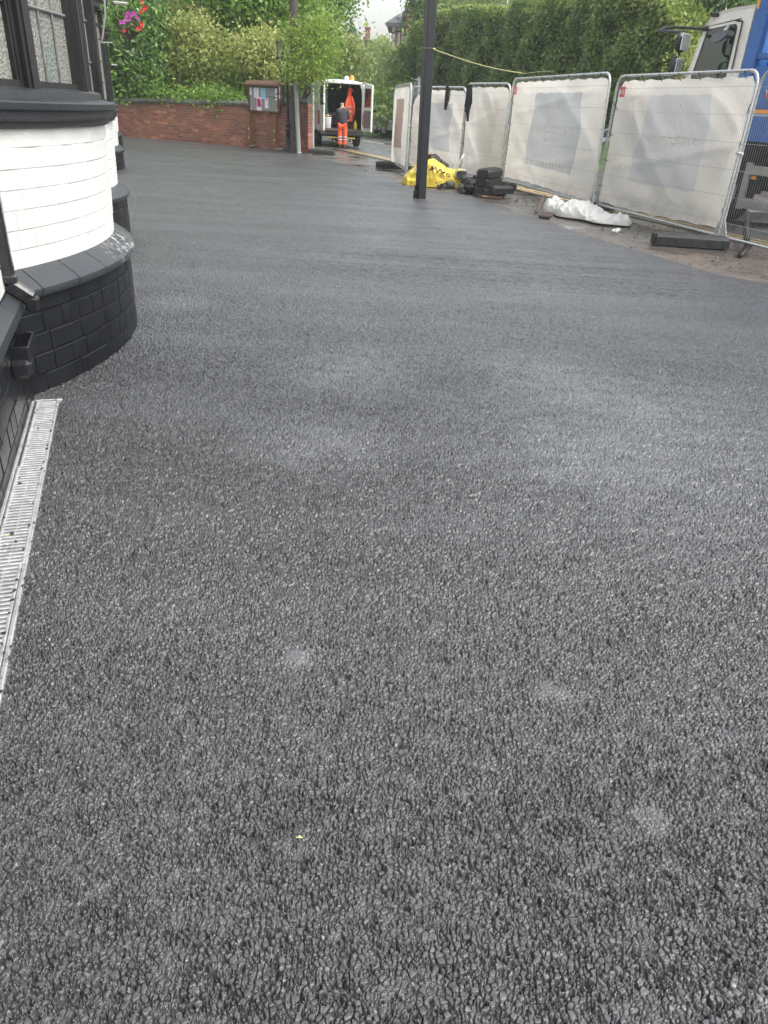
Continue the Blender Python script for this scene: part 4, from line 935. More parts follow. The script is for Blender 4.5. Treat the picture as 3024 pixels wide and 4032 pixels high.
def panel(A, B, zt, label, net=True, mat_print=None, words=None, z0=.11, tag_red=False, seed=0, printbox=(.24, .76, .24, .86), folds=1.0, grp='temporary mesh fence panels along the road', netrange=(0, 1), logo=False, drop=0, flip=False, lean=0):
    rnd = random.Random(seed); d_ = (B-A); L = d_.length; d_ = d_.normalized(); n_ = Vector((d_.y, -d_.x, 0))
    if n_.dot(Vector((0, 0, 0))-A) < 0: n_ = -n_ 
    if flip: n_ = -n_
    Hh = zt-z0; root = thing('mesh_fence', A, label, 'fence panel', grp)
    fr = lambda u, v, o: A+d_*(u-lean*(u/L)*(v/zt))+Vector((0, 0, v))+n_*o
    r_ = .021; rc = .17
    mb = MB(); pts = [(0, .02-z0+.0)]
    top = [(0, Hh-rc+z0)]+[(rc-rc*math.cos(R(a)), Hh-rc+rc*math.sin(R(a))+z0) for a in (22, 45, 67)]+[(rc, Hh+z0)]
    path = [(0, .02)]+top+[(L-q[0], q[1]) for q in reversed(top)]+[(L, .02)]
    mb.tube([fr(u, v, 0) for u, v in path], r_, 8); child(mb, 'frame', M_ZINC, root, smooth=True, angle=50)
    mb = MB(); mb.tube([fr(0, z0, 0), fr(L, z0, 0)], r_*.9, 8)
    child(mb, 'bottom_rail', M_ZINC, root, smooth=True, angle=50)
    for u0, sg in ((0, 1), (L, -1)):
        mb = MB(); mb.prism([(0, z0), (.13, z0), (0, z0+.26)], lambda u, v, q: fr(u0+sg*u, v, q), -.003, .003); child(mb, 'gusset', M_ZINC, root)
    mb = MB(); nw = int(L/.042)
    for i in range(1, nw):
        u = L*i/nw; zz = z0+Hh-(0 if rc < u < L-rc else rc*.35)
        b_ = .012*math.sin(i*.7+seed); mb.tube([fr(u, z0, .012), fr(u+b_*.3, z0+Hh*.5, .014+b_*.3), fr(u, zz, .012)], .0017, 4, False)
    for k in range(6):
        z = z0+Hh*(k+.55)/6.1; mb.tube([fr(0, z, .012), fr(L*.5, z-.004, .018), fr(L, z, .012)], .0026, 4, False)
    child(mb, 'wire_mesh', M_WIRE, root)
    for u in (0.0, L):
        mb = MB(); mb.bbox(fr(u, z0+Hh*.52, .012), (.06, .05, .035), .006, rz=math.atan2(d_.y, d_.x)); mb.tube([fr(u-.03, z0+Hh*.52, .03), fr(u+.05, z0+Hh*.52, .03)], .007, 6)
        child(mb, 'clip', M_ZINC, root)
    if net:
        NX, NZ = 80, 56; u0_, u1_ = netrange; rows = []; 
        ph = [rnd.uniform(0, 6.28) for _ in range(8)]
        def sag(s_, t_):
            e = min(s_, 1-s_, 1)*2; e = max(0, min(1, e*5))*max(0, min(1, (1-t_)*9))*max(.15, min(1, t_*9))
            f = .030*math.sin(2.2*s_+3.4*t_+ph[0]) + .020*math.sin(7*s_-5*t_+ph[1]) + .012*math.sin(13*s_+11*t_+ph[2])
            k = abs(((s_*1.3+t_*1.0+ph[3]) % 1.0)-.5)*2; f += .030*max(0, 1-k*3.2)**1.5 * (1 if .1 < t_ < .95 else .3)
            k2 = abs(((s_*.5-t_*1.7+ph[4]) % 1.0)-.5)*2; f += .016*max(0, 1-k2*5)
            f += .007*math.sin(31*s_+3*math.sin(9*t_)+ph[5])*(t_**3)*1.5
            return -.034 - .03*e*folds - 1.15*f*e*folds
        def topz(s_): return .055+.022*abs(math.sin(s_*math.pi*L/.5+.3))+.15*max(0, 1-min(s_, 1-s_)*L/.14)+drop*max(0, 1-s_*4)
        def bot(s_): return .045+.02*abs(math.sin(s_*math.pi*L/.6))+.02*math.sin(5*s_+ph[6])
        def npt(s_, t_, off=0.0):
            zb, ztp = z0+bot(s_), z0+Hh-topz(s_); e_ = (.5-abs(s_-.5))*2
            u = L*(u0_+(u1_-u0_)*s_); u = .035+(L-.07)*u/L + .012*math.sin(9*t_+ph[7])*(1 if s_ < .02 or s_ > .98 else 0)
            return fr(u, zb+(ztp-zb)*t_, sag(s_, t_)+off)
        for j in range(NZ+1): rows.append([npt(i/NX, j/NZ) for i in range(NX+1)])
        mb = MB(); mb.grid(rows); pa, pb, pc, pd = printbox
        for j in range(NZ):
            for i in range(NX):
                s_, t_ = (i+.5)/NX, (j+.5)/NZ
                sk = .0
                if mat_print and pa < s_+sk < pb and pc < t_ < pd: mb.m[j*NX+i] = 1
        nb = child(mb, 'banner', [M_NET, mat_print or M_NET], root, smooth=True)
        if words:
            mb = MB()
            for body, cs, ct, hs, sx in words:
                vs, fs = textmesh(body, 1.0)
                w_ = max(v.x for v in vs)-min(v.x for v in vs); h_ = max(v.y for v in vs)-min(v.y for v in vs)
                # lettering is printed on the road side, so from the yard it reads mirrored
                out = []
                for v in vs: out.append(npt(cs-v.x/w_*sx, ct+v.y/h_*hs, .011))
                mb.add(out, fs)
            if logo:
                cs, ct = logo
                for sg in (-1, 1):
                    for (a0, a1, a2, a3, w_) in ((-.045*sg, -.055, .035*sg, .05, .008), (.035*sg, .05, .055*sg, .02, .012), (.035*sg, .05, .022*sg, .075, .010), (.03*sg, .06, .058*sg, .035, .010)):
                        q = [(a0-w_/2, a1), (a0+w_/2, a1), (a2+w_/2, a3), (a2-w_/2, a3)]; mb.add([npt(cs+x, ct+y, .011) for x, y in q], [(0, 1, 2, 3)])
            o = mb.build('lettering', M_INK, None, origin=tuple(root.location)); o.parent = nb; o.location = (0, 0, 0)
        def tie(pts, r_):
            mb = MB(); mb.tube(pts, r_, 5); child(mb, 'cable_tie', M_PIPE, root)
        for i in range(7):
            s_ = (i+.5)/7; tie([npt(s_, .99, .004), fr(.035+(L-.07)*s_, z0+Hh, .028), fr(.035+(L-.07)*s_+.01, z0+Hh-.02, -.02)], .006)
        for k in range(4): tie([npt(.985, .15+.22*k, .004), fr(L, z0+Hh*(.15+.22*k), .024)], .006); tie([npt(.015, .15+.22*k, .004), fr(0, z0+Hh*(.15+.22*k), .024)], .006)
    if tag_red:
        mb = MB(); mb.bbox(fr(.26, z0+Hh-.235, .024), (.16, .004, .15), .001, rz=math.atan2(d_.y, d_.x)); o = child(mb, 'plaque', M_SIGN, root)
        mb = MB(); e = -1 if (d_.cross(n_)).z > 0 else 1
        vs, fs = textmesh('W', .10); vs = [fr(.215+v.x, z0+Hh-.245+v.y, .029) for v in vs]; mb.add(vs, fs)
        for k, w_ in enumerate((.07, .06, .07, .05)): mb.box(fr(.295, z0+Hh-.20-.024*k, .029), (w_, .002, .010), rz=math.atan2(d_.y, d_.x))
        q = mb.build('plaque_text', M_TAGW, None, origin=tuple(root.location)); q.parent = o; q.location = (0, 0, 0)
    return fr, L, Hh
def foot(px, py, rz, label, z=0, L=.92, Wd=.24, Hh=.15, loc=None, tiltx=0, grp='black fence foot blocks'):
    c_ = loc if loc is not None else G(px, py)
    root = thing('rubber_block', c_, label, 'fence foot', grp)
    m = Matrix.Rotation(rz, 3, 'Z') @ Matrix.Rotation(tiltx, 3, 'X'); mb = MB(); q = lambda x, y, z_: m @ Vector((x, y, z_))+c_
    rows = []
    for x, s_ in ((-L/2, .80), (-L/2+.03, .98), (-L/2+.1, 1), (0, 1), (L/2-.1, 1), (L/2-.03, .98), (L/2, .80)):
        h_ = Hh*(.86 if abs(x) > L/2-.02 else 1)
        rows.append([q(x, -Wd/2*s_, 0), q(x, -Wd/2*s_, h_*.72), q(x, -Wd/2*s_*.86, h_*.8), q(x, -Wd*.36*s_, h_), q(x, Wd*.36*s_, h_), q(x, Wd/2*s_*.86, h_*.8), q(x, Wd/2*s_, h_*.72), q(x, Wd/2*s_, 0)])
    mb.grid(rows); mb.add(rows[0], [tuple(range(8))]); mb.add(rows[-1], [tuple(range(8))])
    child(mb, 'block', M_FOOT, root, smooth=True, angle=25)
    mb = MB()
    for sx in (-1, 1): mb.bbox(q(sx*L*.24, 0, Hh+.002), (L*.34, Wd*.34, .012), .004, mat=m)
    for sx in (-.42, -.2, 0, .2, .42): mb.bbox(q(sx*L, -Wd/2+.0, Hh*.36), (.012, .012, Hh*.6), .003, mat=m)
    child(mb, 'rib', M_FOOT, root)
    return root
def hp(b, x, y): return HT(b, x, y)
WORDS = [('WOODMAN', .5, .545, .068, .44), ('IIIII', .5, .455, .045, .13), ('U', .5, .36, .06, .045), ('IIIIIIIIIIIII', .5, .215, .045, .42)]
Z = .11
a, b = G(1233, 601, .05), G(1209, 596, .05)
# open panel standing edge-on at the wall end
pA, pB = G(1232, 604), G(1228, 584); pB = pA+(pB-pA).normalized()*2.9
panel(pA, pA+Vector((-.35, 3.3, 0)), HT(pA, 1259, 350), 'bare mesh fence panel seen nearly edge-on at the end of the brick wall', net=False, seed=1)
foot(1267, 607.5, R(2), 'black rubber foot block at the base of the edge-on mesh panel beside the wall end', L=.86)
p1a, p1b = G(1543, 638, Z), G(1600, 671, Z)
zA = HT(p1a, 1551, 345); zB = HT(p1b, 1625, 331)
panel(Vector((p1a.x, p1a.y, 0)), Vector((p1b.x, p1b.y, 0)), (zA+zB)/2+.03, 'fence panel with brown printed banner, leftmost of the cream netted row', mat_print=M_NETB, words=[('WOODMAN', .5, .50, .05, .30), ('IIIII', .5, .43, .025, .1), ('IIIIIIIIIIIII', .5, .20, .03, .3)], seed=2, printbox=(.25, .75, .22, .86), folds=.6, flip=True)
p2a, p2b = G(1604, 651, Z), G(1806, 686, Z)
zA = HT(p2a, 1627, 344); zB = HT(p2b, 1832, 341)
panel(Vector((p2a.x, p2a.y, 0)), Vector((p2b.x, p2b.y, 0)), (zA+zB)/2, 'fence panel with sagging white banner directly behind the black post', mat_print=M_NETP, words=[('WOODMAN', .5, .52, .05, .40), ('IIIII', .5, .44, .03, .12), ('IIIIIIIIIIIII', .5, .2, .03, .4)], seed=3, printbox=(.24, .76, .24, .84), drop=.22, folds=1.2)
p3a, p3b = G(1807, 688, Z), G(1967, 719, Z)
zA = HT(p3a, 1834, 341); zB = HT(p3b, 1990, 323)
panel(Vector((p3a.x, p3a.y, 0)), Vector((p3b.x, p3b.y, 0)), (zA+zB)/2+.02, 'fence panel with plain faded beige banner behind the rubble heap', mat_print=M_NETF, words=[('WOODMAN', .52, .50, .045, .42)], seed=4, printbox=(.27, .74, .27, .85), folds=1.1)
p4a, p4b = G(1976, 706, Z), G(2333, 805, Z)
zA = HT(p4a, 2020, 298); zB = HT(p4b, 2387, 300)
panel(Vector((p4a.x, p4a.y, 0)), Vector((p4b.x, p4b.y, 0)), (zA+zB)/2, 'fence panel with grey blue banner reading WOODMAN reversed, its foot behind the white sack', mat_print=M_NETP, words=WORDS, tag_red=True, seed=5, lean=.17, logo=(.5, .74), printbox=(.25, .75, .17, .90))
p5a, p5b = G(2346, 803, Z), G(2826, 926, Z)
zA = HT(p5a, 2453, 300); zB = HT(p5b, 3003, 277)
fr5, L5, H5 = panel(Vector((p5a.x, p5a.y, 0)), Vector((p5b.x, p5b.y, 0)), (zA+zB)/2, 'largest fence panel with bright white creased banner in front of the truck cab', mat_print=M_NETL, words=[('WOODMAN', .47, .57, .062, .42)], tag_red=True, seed=6, logo=(.5, .76), printbox=(.22, .72, .22, .90), folds=1.5)
q6 = G(2836, 930, Z); dd6 = (G(3024, 976, Z)-q6).normalized()
p6b = q6+dd6*3.4
z6 = HT(q6, 2990, 300)
panel(Vector((q6.x, q6.y, 0)), Vector((p6b.x, p6b.y, 0)), (zA+zB)/2-.01, 'bare mesh fence panel without banner at the right edge in front of the blue truck', net=False, tag_red=True, seed=7)
foot(2712, 968, R(-4), 'largest black rubber foot block lying under the corner of the nearest netted panel', L=1.02, Wd=.26, Hh=.15)
foot(1549, 662, R(3), 'black rubber foot block with moss at the base of the leftmost netted panel', L=1.0, Wd=.26, Hh=.15)
foot(2362, 828, R(12), 'small black rubber foot block half hidden behind the white sack', L=.5, Wd=.22, Hh=.13)
foot(1995, 742, R(-60), 'black rubber foot block at the joint behind the stacked blocks', L=.5, Wd=.22, Hh=.12)
# black straps hanging over the top rails
def strap(name, tops, segs, label, y0):
    root = thing(name, AT(tops[0][0], tops[0][1], y0), label, 'hanging strap', 'black fabric straps slung over the fence tops')
    mb = MB()
    for poly in segs:
        n = 10; L_ = []; Rr = []
        for i in range(n+1):
            t = i/n*(len(poly)-1); k = min(int(t), len(poly)-2); f = t-k
            xl = poly[k][0]*(1-f)+poly[k+1][0]*f; xr = poly[k][1]*(1-f)+poly[k+1][1]*f; y = poly[k][2]*(1-f)+poly[k+1][2]*f
            a_, b_ = AT(xl, y, y0), AT(xr, y, y0); m_ = (a_+b_)/2; w_ = (b_-a_).length/2; ring = []
            for q in range(8): an = 2*math.pi*q/8; ring.append(m_+Vector((w_*math.cos(an), .028*math.sin(an)+.01*math.sin(i*1.9), .008*math.sin(q*2+i))))
            L_.append(ring)
        mb.grid(L_, True); mb.add(L_[0], [tuple(range(8))]); mb.add(L_[-1], [tuple(range(8))])
    child(mb, 'fabric', M_BLK, root, smooth=True)
p = Vector((p2b.x, p2b.y, 0)).lerp(Vector((p2a.x, p2a.y, 0)), .36); strap('black_strap', [(1765, 340)], [[(1757, 1777, 338), (1752, 1772, 370), (1750, 1770, 395), (1748, 1757, 432)], [(1766, 1777, 342), (1762, 1774, 370), (1757, 1768, 390)]], 'shorter black fabric strap hanging over the fence just right of the black post', p.y-.12)
p = Vector((p3a.x, p3a.y, 0)); strap('black_strap', [(1845, 335)], [[(1840, 1861, 334), (1836, 1857, 370), (1829, 1852, 420), (1836, 1847, 455), (1837, 1845, 478)], [(1836, 1842, 352), (1834, 1840, 400), (1828, 1836, 440)], [(1852, 1860, 345), (1852, 1860, 400), (1849, 1853, 425)]], 'longer black fabric strap hanging over the fence at the panel joint', p.y-.3)
# yellow-green rope from the post to the fence
KP = AT(1690, 190, K0.y); RA = AT(1706, 194, K0.y-.1)
RE = fr5(0, 0, 0); p4t = Vector((p4a.x, p4a.y, 0)).lerp(Vector((p4b.x, p4b.y, 0)), .12); RB = Vector((p4t.x, p4t.y, (HT(p4a, 2020, 298))+.03))
mb = MB(); pts = [RA.lerp(RB, i/16)+Vector((0, 0, -.05*math.sin(math.pi*i/16))) for i in range(17)]
P4D = (p4b-p4a).normalized(); pts += [RB+P4D*.25+Vector((0, 0, .0)), RB+P4D*.8+Vector((0, 0, .01)), RB+P4D*1.6, RB+P4D*1.62+Vector((0, 0, -.5))]
mb.tube(pts[:17]+pts[17:20], .009, 6)
for k in range(40):
    i = random.randrange(16); q = pts[i].lerp(pts[i+1], random.random()); mb.tube([q, q+Vector((random.gauss(0, .02), random.gauss(0, .02), random.gauss(0, .03)))], .0025, 3)
ring = [Vector((K0.x, K0.y, RA.z))+(KT-K0)*(RA.z/KT.z)*Vector((1, 1, 0)).dot(Vector((0, 0, 0))) for _ in range(1)]
pc = K0+kd*(RA.z/kd.z if kd.z else 0)
mb.tube([pc+(ca[i % 4]*1.09)+Vector((0, 0, .006*(i % 2))) for i in (0, 1, 2, 3, 4)], .010, 6)
mb.tube([pc+ca[3]*1.05, RA], .009, 6)
tag(mb.build('rope', sm('frayed_yellow_green_rope', (.34, .34, .15), .8, .25, 30, .5, 80), None, True, tuple(RA)), 'thin frayed yellow green rope stretched from the black post to the fence top', 'rope')
def lerp_t(tb, x):
    for (a_, va), (b_, vb_) in zip(tb[:-1], tb[1:]):
        if a_ <= x <= b_: return va+(vb_-va)*(x-a_)/(b_-a_)
    return tb[-1][1]
# ------------------------------------------------------------------ yellow rubble bag
M_BAG = sm('yellow_woven_bag', (.66, .50, .06), .55, .14, 7, .45, 45, dirt=((.40, .30, .06), .60, 5)); M_RUB = sm('broken_tarmac_rubble', (.055, .053, .052), .7, .45, 7, .7, 40, dirt=((.15, .13, .11), .56, 11))
gA, gB = G(1585, 722), G(1812, 735); bx = (gB-gA); BL = bx.length; bx = bx.normalized(); by = Vector((-bx.y, bx.x, 0)); gc = (gA+gB)/2
bag = thing('rubble_bag', gc, 'slumped bright yellow rubble bag with black lettering, half full beside the black post', 'bag')
rows = []; nu, nv = 130, 44
def bagp(u, v, e=0.0):                                   # u along 0..1, v from front foot over the top to the back foot
    hgt_ = lerp_t([(0, .04), (.05, .16), (.15, .28), (.28, .44), (.36, .50), (.45, .52), (.53, .54), (.60, .47), (.72, .38), (.85, .35), (.95, .38), (1, .18)], u)
    a_ = math.pi*v; dep = .50*(1-.35*abs(u-.5))*max(.2, min(1, u/.08))
    s_ = math.copysign(abs(math.cos(a_))**.55, math.cos(a_)); z = hgt_*max(0, math.sin(a_))**.62
    fold = .022*math.sin(9*z/.2+2.5*math.sin(u*9)+u*6)*(1-v*.2)+.018*math.sin(u*38+5*z)+.014*math.sin(u*17-z*30)
    rd_ = float(vnoise(np.array([u*13+z*3]), np.array([z*5+v*2]), 91)[0]); rd2 = float(vnoise(np.array([u*30]), np.array([z*9]), 92)[0]); fold = fold*.45+.026*((1-abs(rd_-.5)*2)**3-.35)+.012*((1-abs(rd2-.5)*2)**2-.4)
    fold *= math.sin(a_)**.3 if math.sin(a_) > 0 else 0
    return gc+bx*((u-.5)*BL*1.04)-by*(s_*(dep+fold+e))+Vector((0, 0, z+fold*.5+e*.5))
for j in range(nv+1): rows.append([bagp(i/nu, j/nv) for i in range(nu+1)])
mb = MB(); mb.grid(rows); mb.add([r_[0] for r_ in rows], [tuple(range(nv+1))]); mb.add([r_[-1] for r_ in rows], [tuple(range(nv+1))]); child(mb, 'sack', M_BAG, bag, smooth=True, angle=30)
mb = MB()
vs, fs = textmesh('4WS', 1.0); w_ = max(v.x for v in vs)-min(v.x for v in vs)
mb.add([bagp(.60+v.x/w_*.36, .17+v.y*.13+.01*math.sin(v.x*7), .020) for v in vs], fs)
child(mb, 'lettering', M_BLK, bag)
mb = MB()
for pts in ([(1808, 705), (1792, 693), (1796, 670), (1803, 650), (1815, 628), (1826, 608)], [(1645, 690), (1632, 672), (1650, 645), (1646, 628)], [(1808, 667), (1828, 672), (1836, 690), (1826, 680)]):
    pp = [AT(x, y, gA.y-.42+ (.3 if pts[0][0] == 1808 and pts[0][1] == 667 else 0)) for x, y in pts]
    for i in range(2): mb.tube([q+Vector((.012*i, 0, .006*i)) for q in pp], .018, 6)
child(mb, 'handle', sm('white_webbing_loop', (.62, .60, .56), .7, .15, 20), bag, smooth=True)
# rubble: in the mouth of the bag and spilled in front
chunks = []
rr = random.Random(11)
def chunk(c_, s_, mat=None, lab='broken black tarmac chunk in the rubble heap beside the yellow bag', grp='broken tarmac chunks heaped by the yellow bag'):
    mb = MB(); rock(mb, (0, 0, 0), s_, 1.0, rr); o = mb.build('rubble_chunk', mat or M_RUB); o.location = c_; tag(o, lab, 'rubble', grp); chunks.append(o)
for k in range(16): chunk(bagp(.44+.30*rr.random(), .60+.2*rr.random())+Vector((0, 0, rr.uniform(-.02, .08))), rr.uniform(.10, .22), lab='grey tarmac chunk showing in the open mouth of the yellow bag', grp='tarmac chunks in the mouth of the yellow bag')
for k in range(105):
    t = rr.random(); px = 1672+t*(1990-1672)+rr.gauss(0, 6); env = math.sin(math.pi*min(1, max(0, (px-1670)/330)))**.7
    py = 716+(px-1672)*.125+rr.uniform(-14, 22)*(.4+.8*env); s_ = rr.uniform(.08, .22)*(.7+.5*env)
    c_ = G(px, py); c_.z = s_*.22+max(0, rr.gauss(.05, .07))*env; chunk(c_, s_)
for px, py, s_, cc, lb in ((1952, 764, .28, (.10, .028, .02), 'dark red broken brick lying in front of the stacked fence feet'), (1810, 733, .12, (.6, .6, .58), 'small white stone on top of the rubble heap')):
    c_ = G(px, py); c_.z = .07; mb = MB(); mb.bbox((0, 0, 0), (s_, s_*.5, s_*.38), .015, rz=-.15); o = mb.build('brick' if px > 1900 else 'stone', sm('piece_%d' % px, cc, .8, .3, 9, .5, 50)); o.location = c_; tag(o, lb, 'brick' if px > 1900 else 'stone')
c_ = G(1938, 775, .02); mb = MB(); mb.bbox((0, 0, 0), (.40, .05, .03), .006, rz=-.03); o = mb.build('timber_offcut', sm('bare_orange_timber', (.5, .27, .12), .7, .2)); o.location = c_; tag(o, 'thin orange timber offcut lying at the front of the rubble heap', 'timber')
# stacked foot blocks
sc_ = G(1925, 758); sc_ = G(1921, 771)+Vector((0, .12, 0)); sd = math.atan2(.55, .9)
for k, lb in enumerate(('lowest black foot block of the stack beside the rubble', 'middle black foot block of the stack beside the rubble', 'topmost black foot block of the stack beside the rubble')):
    foot(0, 0, R(62)+.04*k, lb, loc=sc_+Vector((0, .0, .155*k+.04)), L=.84, Wd=.30, Hh=.155, grp='black fence foot blocks')
foot(0, 0, R(28), 'black foot block leaning flat against the right side of the stack', loc=G(1972, 762, .09), L=.5, Wd=.2, Hh=.14)
# crumbs of tarmac along the kerb and edge
clods('tarmac_crumb', [G(x, y) for x, y in ((1700, 735), (1800, 755), (1900, 778), (2100, 800), (2350, 850), (2620, 925), (2560, 905), (2700, 1010), (2050, 790))], 420, .008, .035, M_RUB, 'loose crumbs of tarmac and grit scattered along the fence line', 'crumbs', z=.0, spread=.45)
# ------------------------------------------------------------------ white sack on the ground
M_SACK = sm('white_woven_sack', (.58, .575, .55), .6, .06, 6, .5, 30, dirt=((.42, .40, .36), .62, 4)); 
sa, sb_ = G(2150, 830), G(2478, 893); sx_ = (sb_-sa); SL = sx_.length; sx_ = sx_.normalized(); sy_ = Vector((-sx_.y, sx_.x, 0))
top_px = [(0, .02), (.04, .20), (.10, .25), (.18, .17), (.26, .20), (.34, .26), (.46, .25), (.58, .19), (.66, .12), (.76, .12), (.88, .13), (.95, .11), (1, .02)]
wid_px = [(0, .04), (.06, .20), (.2, .30), (.35, .36), (.55, .34), (.7, .30), (.85, .30), (.95, .18), (1, .02)]
rows = []; nu, nv = 170, 54
def ridge(u, v, k): a_ = float(vnoise(np.array([u]), np.array([v]), k)[0]); return 1-abs(a_-.5)*2
for j in range(nv+1):
    row = []
    for i in range(nu+1):
        u, v = i/nu, j/nv; a_ = math.pi*v; h_ = lerp_t(top_px, u)*.78; w_ = lerp_t(wid_px, u)
        s_ = math.copysign(abs(math.cos(a_))**.8, math.cos(a_)); z = h_*max(0, math.sin(a_))**.75
        fo = (.014*math.sin(u*26+v*9)+.012*math.sin(u*57-v*13)+.012*math.sin(u*31+v*21))*math.sin(a_)
        cr = abs(((u*5+v*2.2+.3*math.sin(u*9)) % 1)-.5)*2; fo -= .05*max(0, 1-cr*3)*math.sin(a_); cr = abs(((u*9-v*3.3+.4*math.sin(v*7)) % 1)-.5)*2; fo += .022*max(0, 1-cr*2)*math.sin(a_); cr = abs(((u*3.1-v*1.9+.3) % 1)-.5)*2; fo += .04*max(0, 1-cr*4)*math.sin(a_)
        fo *= .55; fo += (.075*(ridge(u*11+v*3, v*3.2, 81)**3-.35)+.05*(ridge(u*21-v*7, v*6+u*5, 82)**2-.4)+.018*(ridge(u*52, v*15, 83)-.5))*math.sin(a_)
        wob = .05*math.sin(u*17+1)*(1 if v < .5 else -1)
        row.append(sa+sx_*(u*SL)-sy_*(s_*w_+wob*w_*3*abs(s_))+Vector((0, 0, max(.012, z+fo+.012))))
    rows.append(row)
mb = MB(); mb.grid(rows); tag(mb.build('white_sack', M_SACK, None, True, tuple(sa), 32), 'crumpled empty white woven sack lying on the pavement below the fence', 'sack')
mb = MB(); mb.tube([G(2112, 838, .03), G(2126, 815, .08)+Vector((0, 0, .05)), G(2138, 800, .1)+Vector((0, 0, .12))], .035, 8, rs=[.02, .04, .03])
tag(mb.build('hand_tool', sm('worn_timber_handle', (.10, .07, .055), .7, .3), None, True, tuple(G(2126, 815))), 'short dark timber tool handle leaning on the left end of the white sack', 'tool')
mb = MB(); rock(mb, G(2150, 848, .04), .30, .5); tag(mb.build('stone', sm('dark_muddy_stone', (.07, .05, .045), .7, .3, 8, .5, 30), None, origin=tuple(G(2150, 848))), 'dark muddy flat stone just below the white sack', 'stone')
mb = MB()
for k in range(14): rock(mb, G(2425+random.gauss(0, 7), 905+random.gauss(0, 3), .03), random.uniform(.02, .06), .9)
tag(mb.build('torn_plastic', M_SACK), 'small torn scraps of white plastic below the sack', 'scraps', kind='stuff')
# back of a triangular road sign beyond the fence
S0 = AT(1642, 420, 30.5); sg = thing('road_sign', Vector((S0.x, S0.y, 0)), 'grey back of a triangular road sign rising behind the fence beside the black post', 'road sign')
zt_, zb_ = AT(1644, 302, 30.5).z, AT(1642, 370, 30.5).z; hw_ = .36
mb = MB(); c0 = Vector((S0.x, S0.y, 0)); mb.prism([(-hw_, zb_), (hw_, zb_), (.03, zt_), (-.03, zt_)], lambda u, v, q: c0+Vector((u, q, v)), 0, .02); child(mb, 'sign_plate', sm('grey_green_sign_back', (.16, .20, .19), .6, .1), sg)
mb = MB()
for z in (zb_+.15, zb_+.45): mb.box(c0+Vector((0, -.02, z)), (.35, .03, .03))
mb.tube([c0+Vector((0, -.05, -.1)), c0+Vector((0, -.05, zt_-.1))], .038, 10); child(mb, 'pole', M_GREY, sg)
# ------------------------------------------------------------------ foliage
def leafcloud(blobs, n, size, seed, droop=0.0, shell=.55, aspect=.55, bmin=-1e9, lump=.22):
    """n leaf blades filling lumpy ellipsoids; returns vertices and quads"""
    g = np.random.default_rng(seed); B = np.array([b[:6] for b in blobs], dtype=float)
    vol = (B[:, 3]*B[:, 4]*B[:, 5])**(2/3); idx = g.choice(len(B), n, p=vol/vol.sum()); b = B[idx]
    d = g.normal(size=(n, 3)); d /= np.linalg.norm(d, axis=1)[:, None]
    lum = 1+lump*(np.sin(d[:, 0]*5+idx*1.7)+np.sin(d[:, 1]*6+idx*2.3)*np.sin(d[:, 2]*7+idx))/1.6+g.normal(size=n)*.05
    rad = (shell+(1-shell)*g.random(n)**.6)*lum
    c = b[:, :3]+d*b[:, 3:6]*rad[:, None]
    # gather into twig clusters
    nt_ = max(1, n//14); tw = c[g.integers(0, n, nt_)]; k = g.integers(0, nt_, n); cl = g.random(n) < .72
    c = np.where(cl[:, None], tw[k]+g.normal(size=(n, 3))*size*1.9*np.array([1, 1, .8]), c)
    c[:, 2] = np.maximum(c[:, 2], bmin+.02)
    nrm = d*.55+g.normal(size=(n, 3))*.55+np.array([0, 0, .35]); nrm /= np.linalg.norm(nrm, axis=1)[:, None]
    t = g.normal(size=(n, 3)); t[:, 2] -= droop*2; t -= nrm*(t*nrm).sum(1)[:, None]; t /= np.linalg.norm(t, axis=1)[:, None]; s = np.cross(nrm, t)
    L = size*(.6+.8*g.random(n))[:, None]; w_ = L*aspect
    V = np.stack([c-t*L*.5, c+s*w_*.5+nrm*L*.06, c+t*L*.5-nrm*L*.08*0, c-s*w_*.5+nrm*L*.06], 1).reshape(-1, 3)
    F = np.arange(n*4).reshape(-1, 4); return V, F
def boughs(root, base, tips, r0, mat, name='trunk', seed=0, wob=.12, bend=.35):
    g = random.Random(seed); mb = MB()
    for k, t in enumerate(tips):
        base_ = Vector(base); t = Vector(t); pts = []; n = 7
        for i in range(n+1):
            f = i/n; p = base_.lerp(t, f); p.x = base_.x+(t.x-base_.x)*f**(1+bend); p.y = base_.y+(t.y-base_.y)*f**(1+bend)
            pts.append(p+Vector((g.gauss(0, wob), g.gauss(0, wob), 0))*math.sin(math.pi*f))
        mb.tube(pts, r0, 7, rs=[r0*(1-.82*i/n)*(1 if k == 0 else .8) for i in range(n+1)])
        for q in range(4):
            i = g.randrange(3, n); a_ = pts[i]; e = a_+Vector((g.gauss(0, .5), g.gauss(0, .5), abs(g.gauss(.3, .4)))); mb.tube([a_, a_.lerp(e, .5)+Vector((0, 0, .05)), e], r0*.2, 5, rs=[r0*.26, r0*.16, r0*.06])
    o = mb.build(name, mat, None, True, tuple(root.location)); o.parent = root; o.location = (0, 0, 0); return o
M_BARK = sm('grey_brown_bark', (.085, .07, .055), .85, .35, 9, .7, 30)
def plant(name, base, blobs, n, size, mat, label, cat, seed, tips=None, r0=.1, group=None, **k):
    root = thing(name, base, label, cat, group); V, F = leafcloud(blobs, n, size, seed, bmin=base[2], **k)
    V = V-np.array(tuple(base)); npmesh('crown' if cat == 'tree' else 'foliage', V, F, mat, root)
    if tips is None: tips = [(b[0], b[1], b[2]+b[5]*.3) for b in blobs[:5]]
    boughs(root, base, tips, r0, M_BARK, 'trunk' if cat == 'tree' else 'stems_or_core', seed); return root
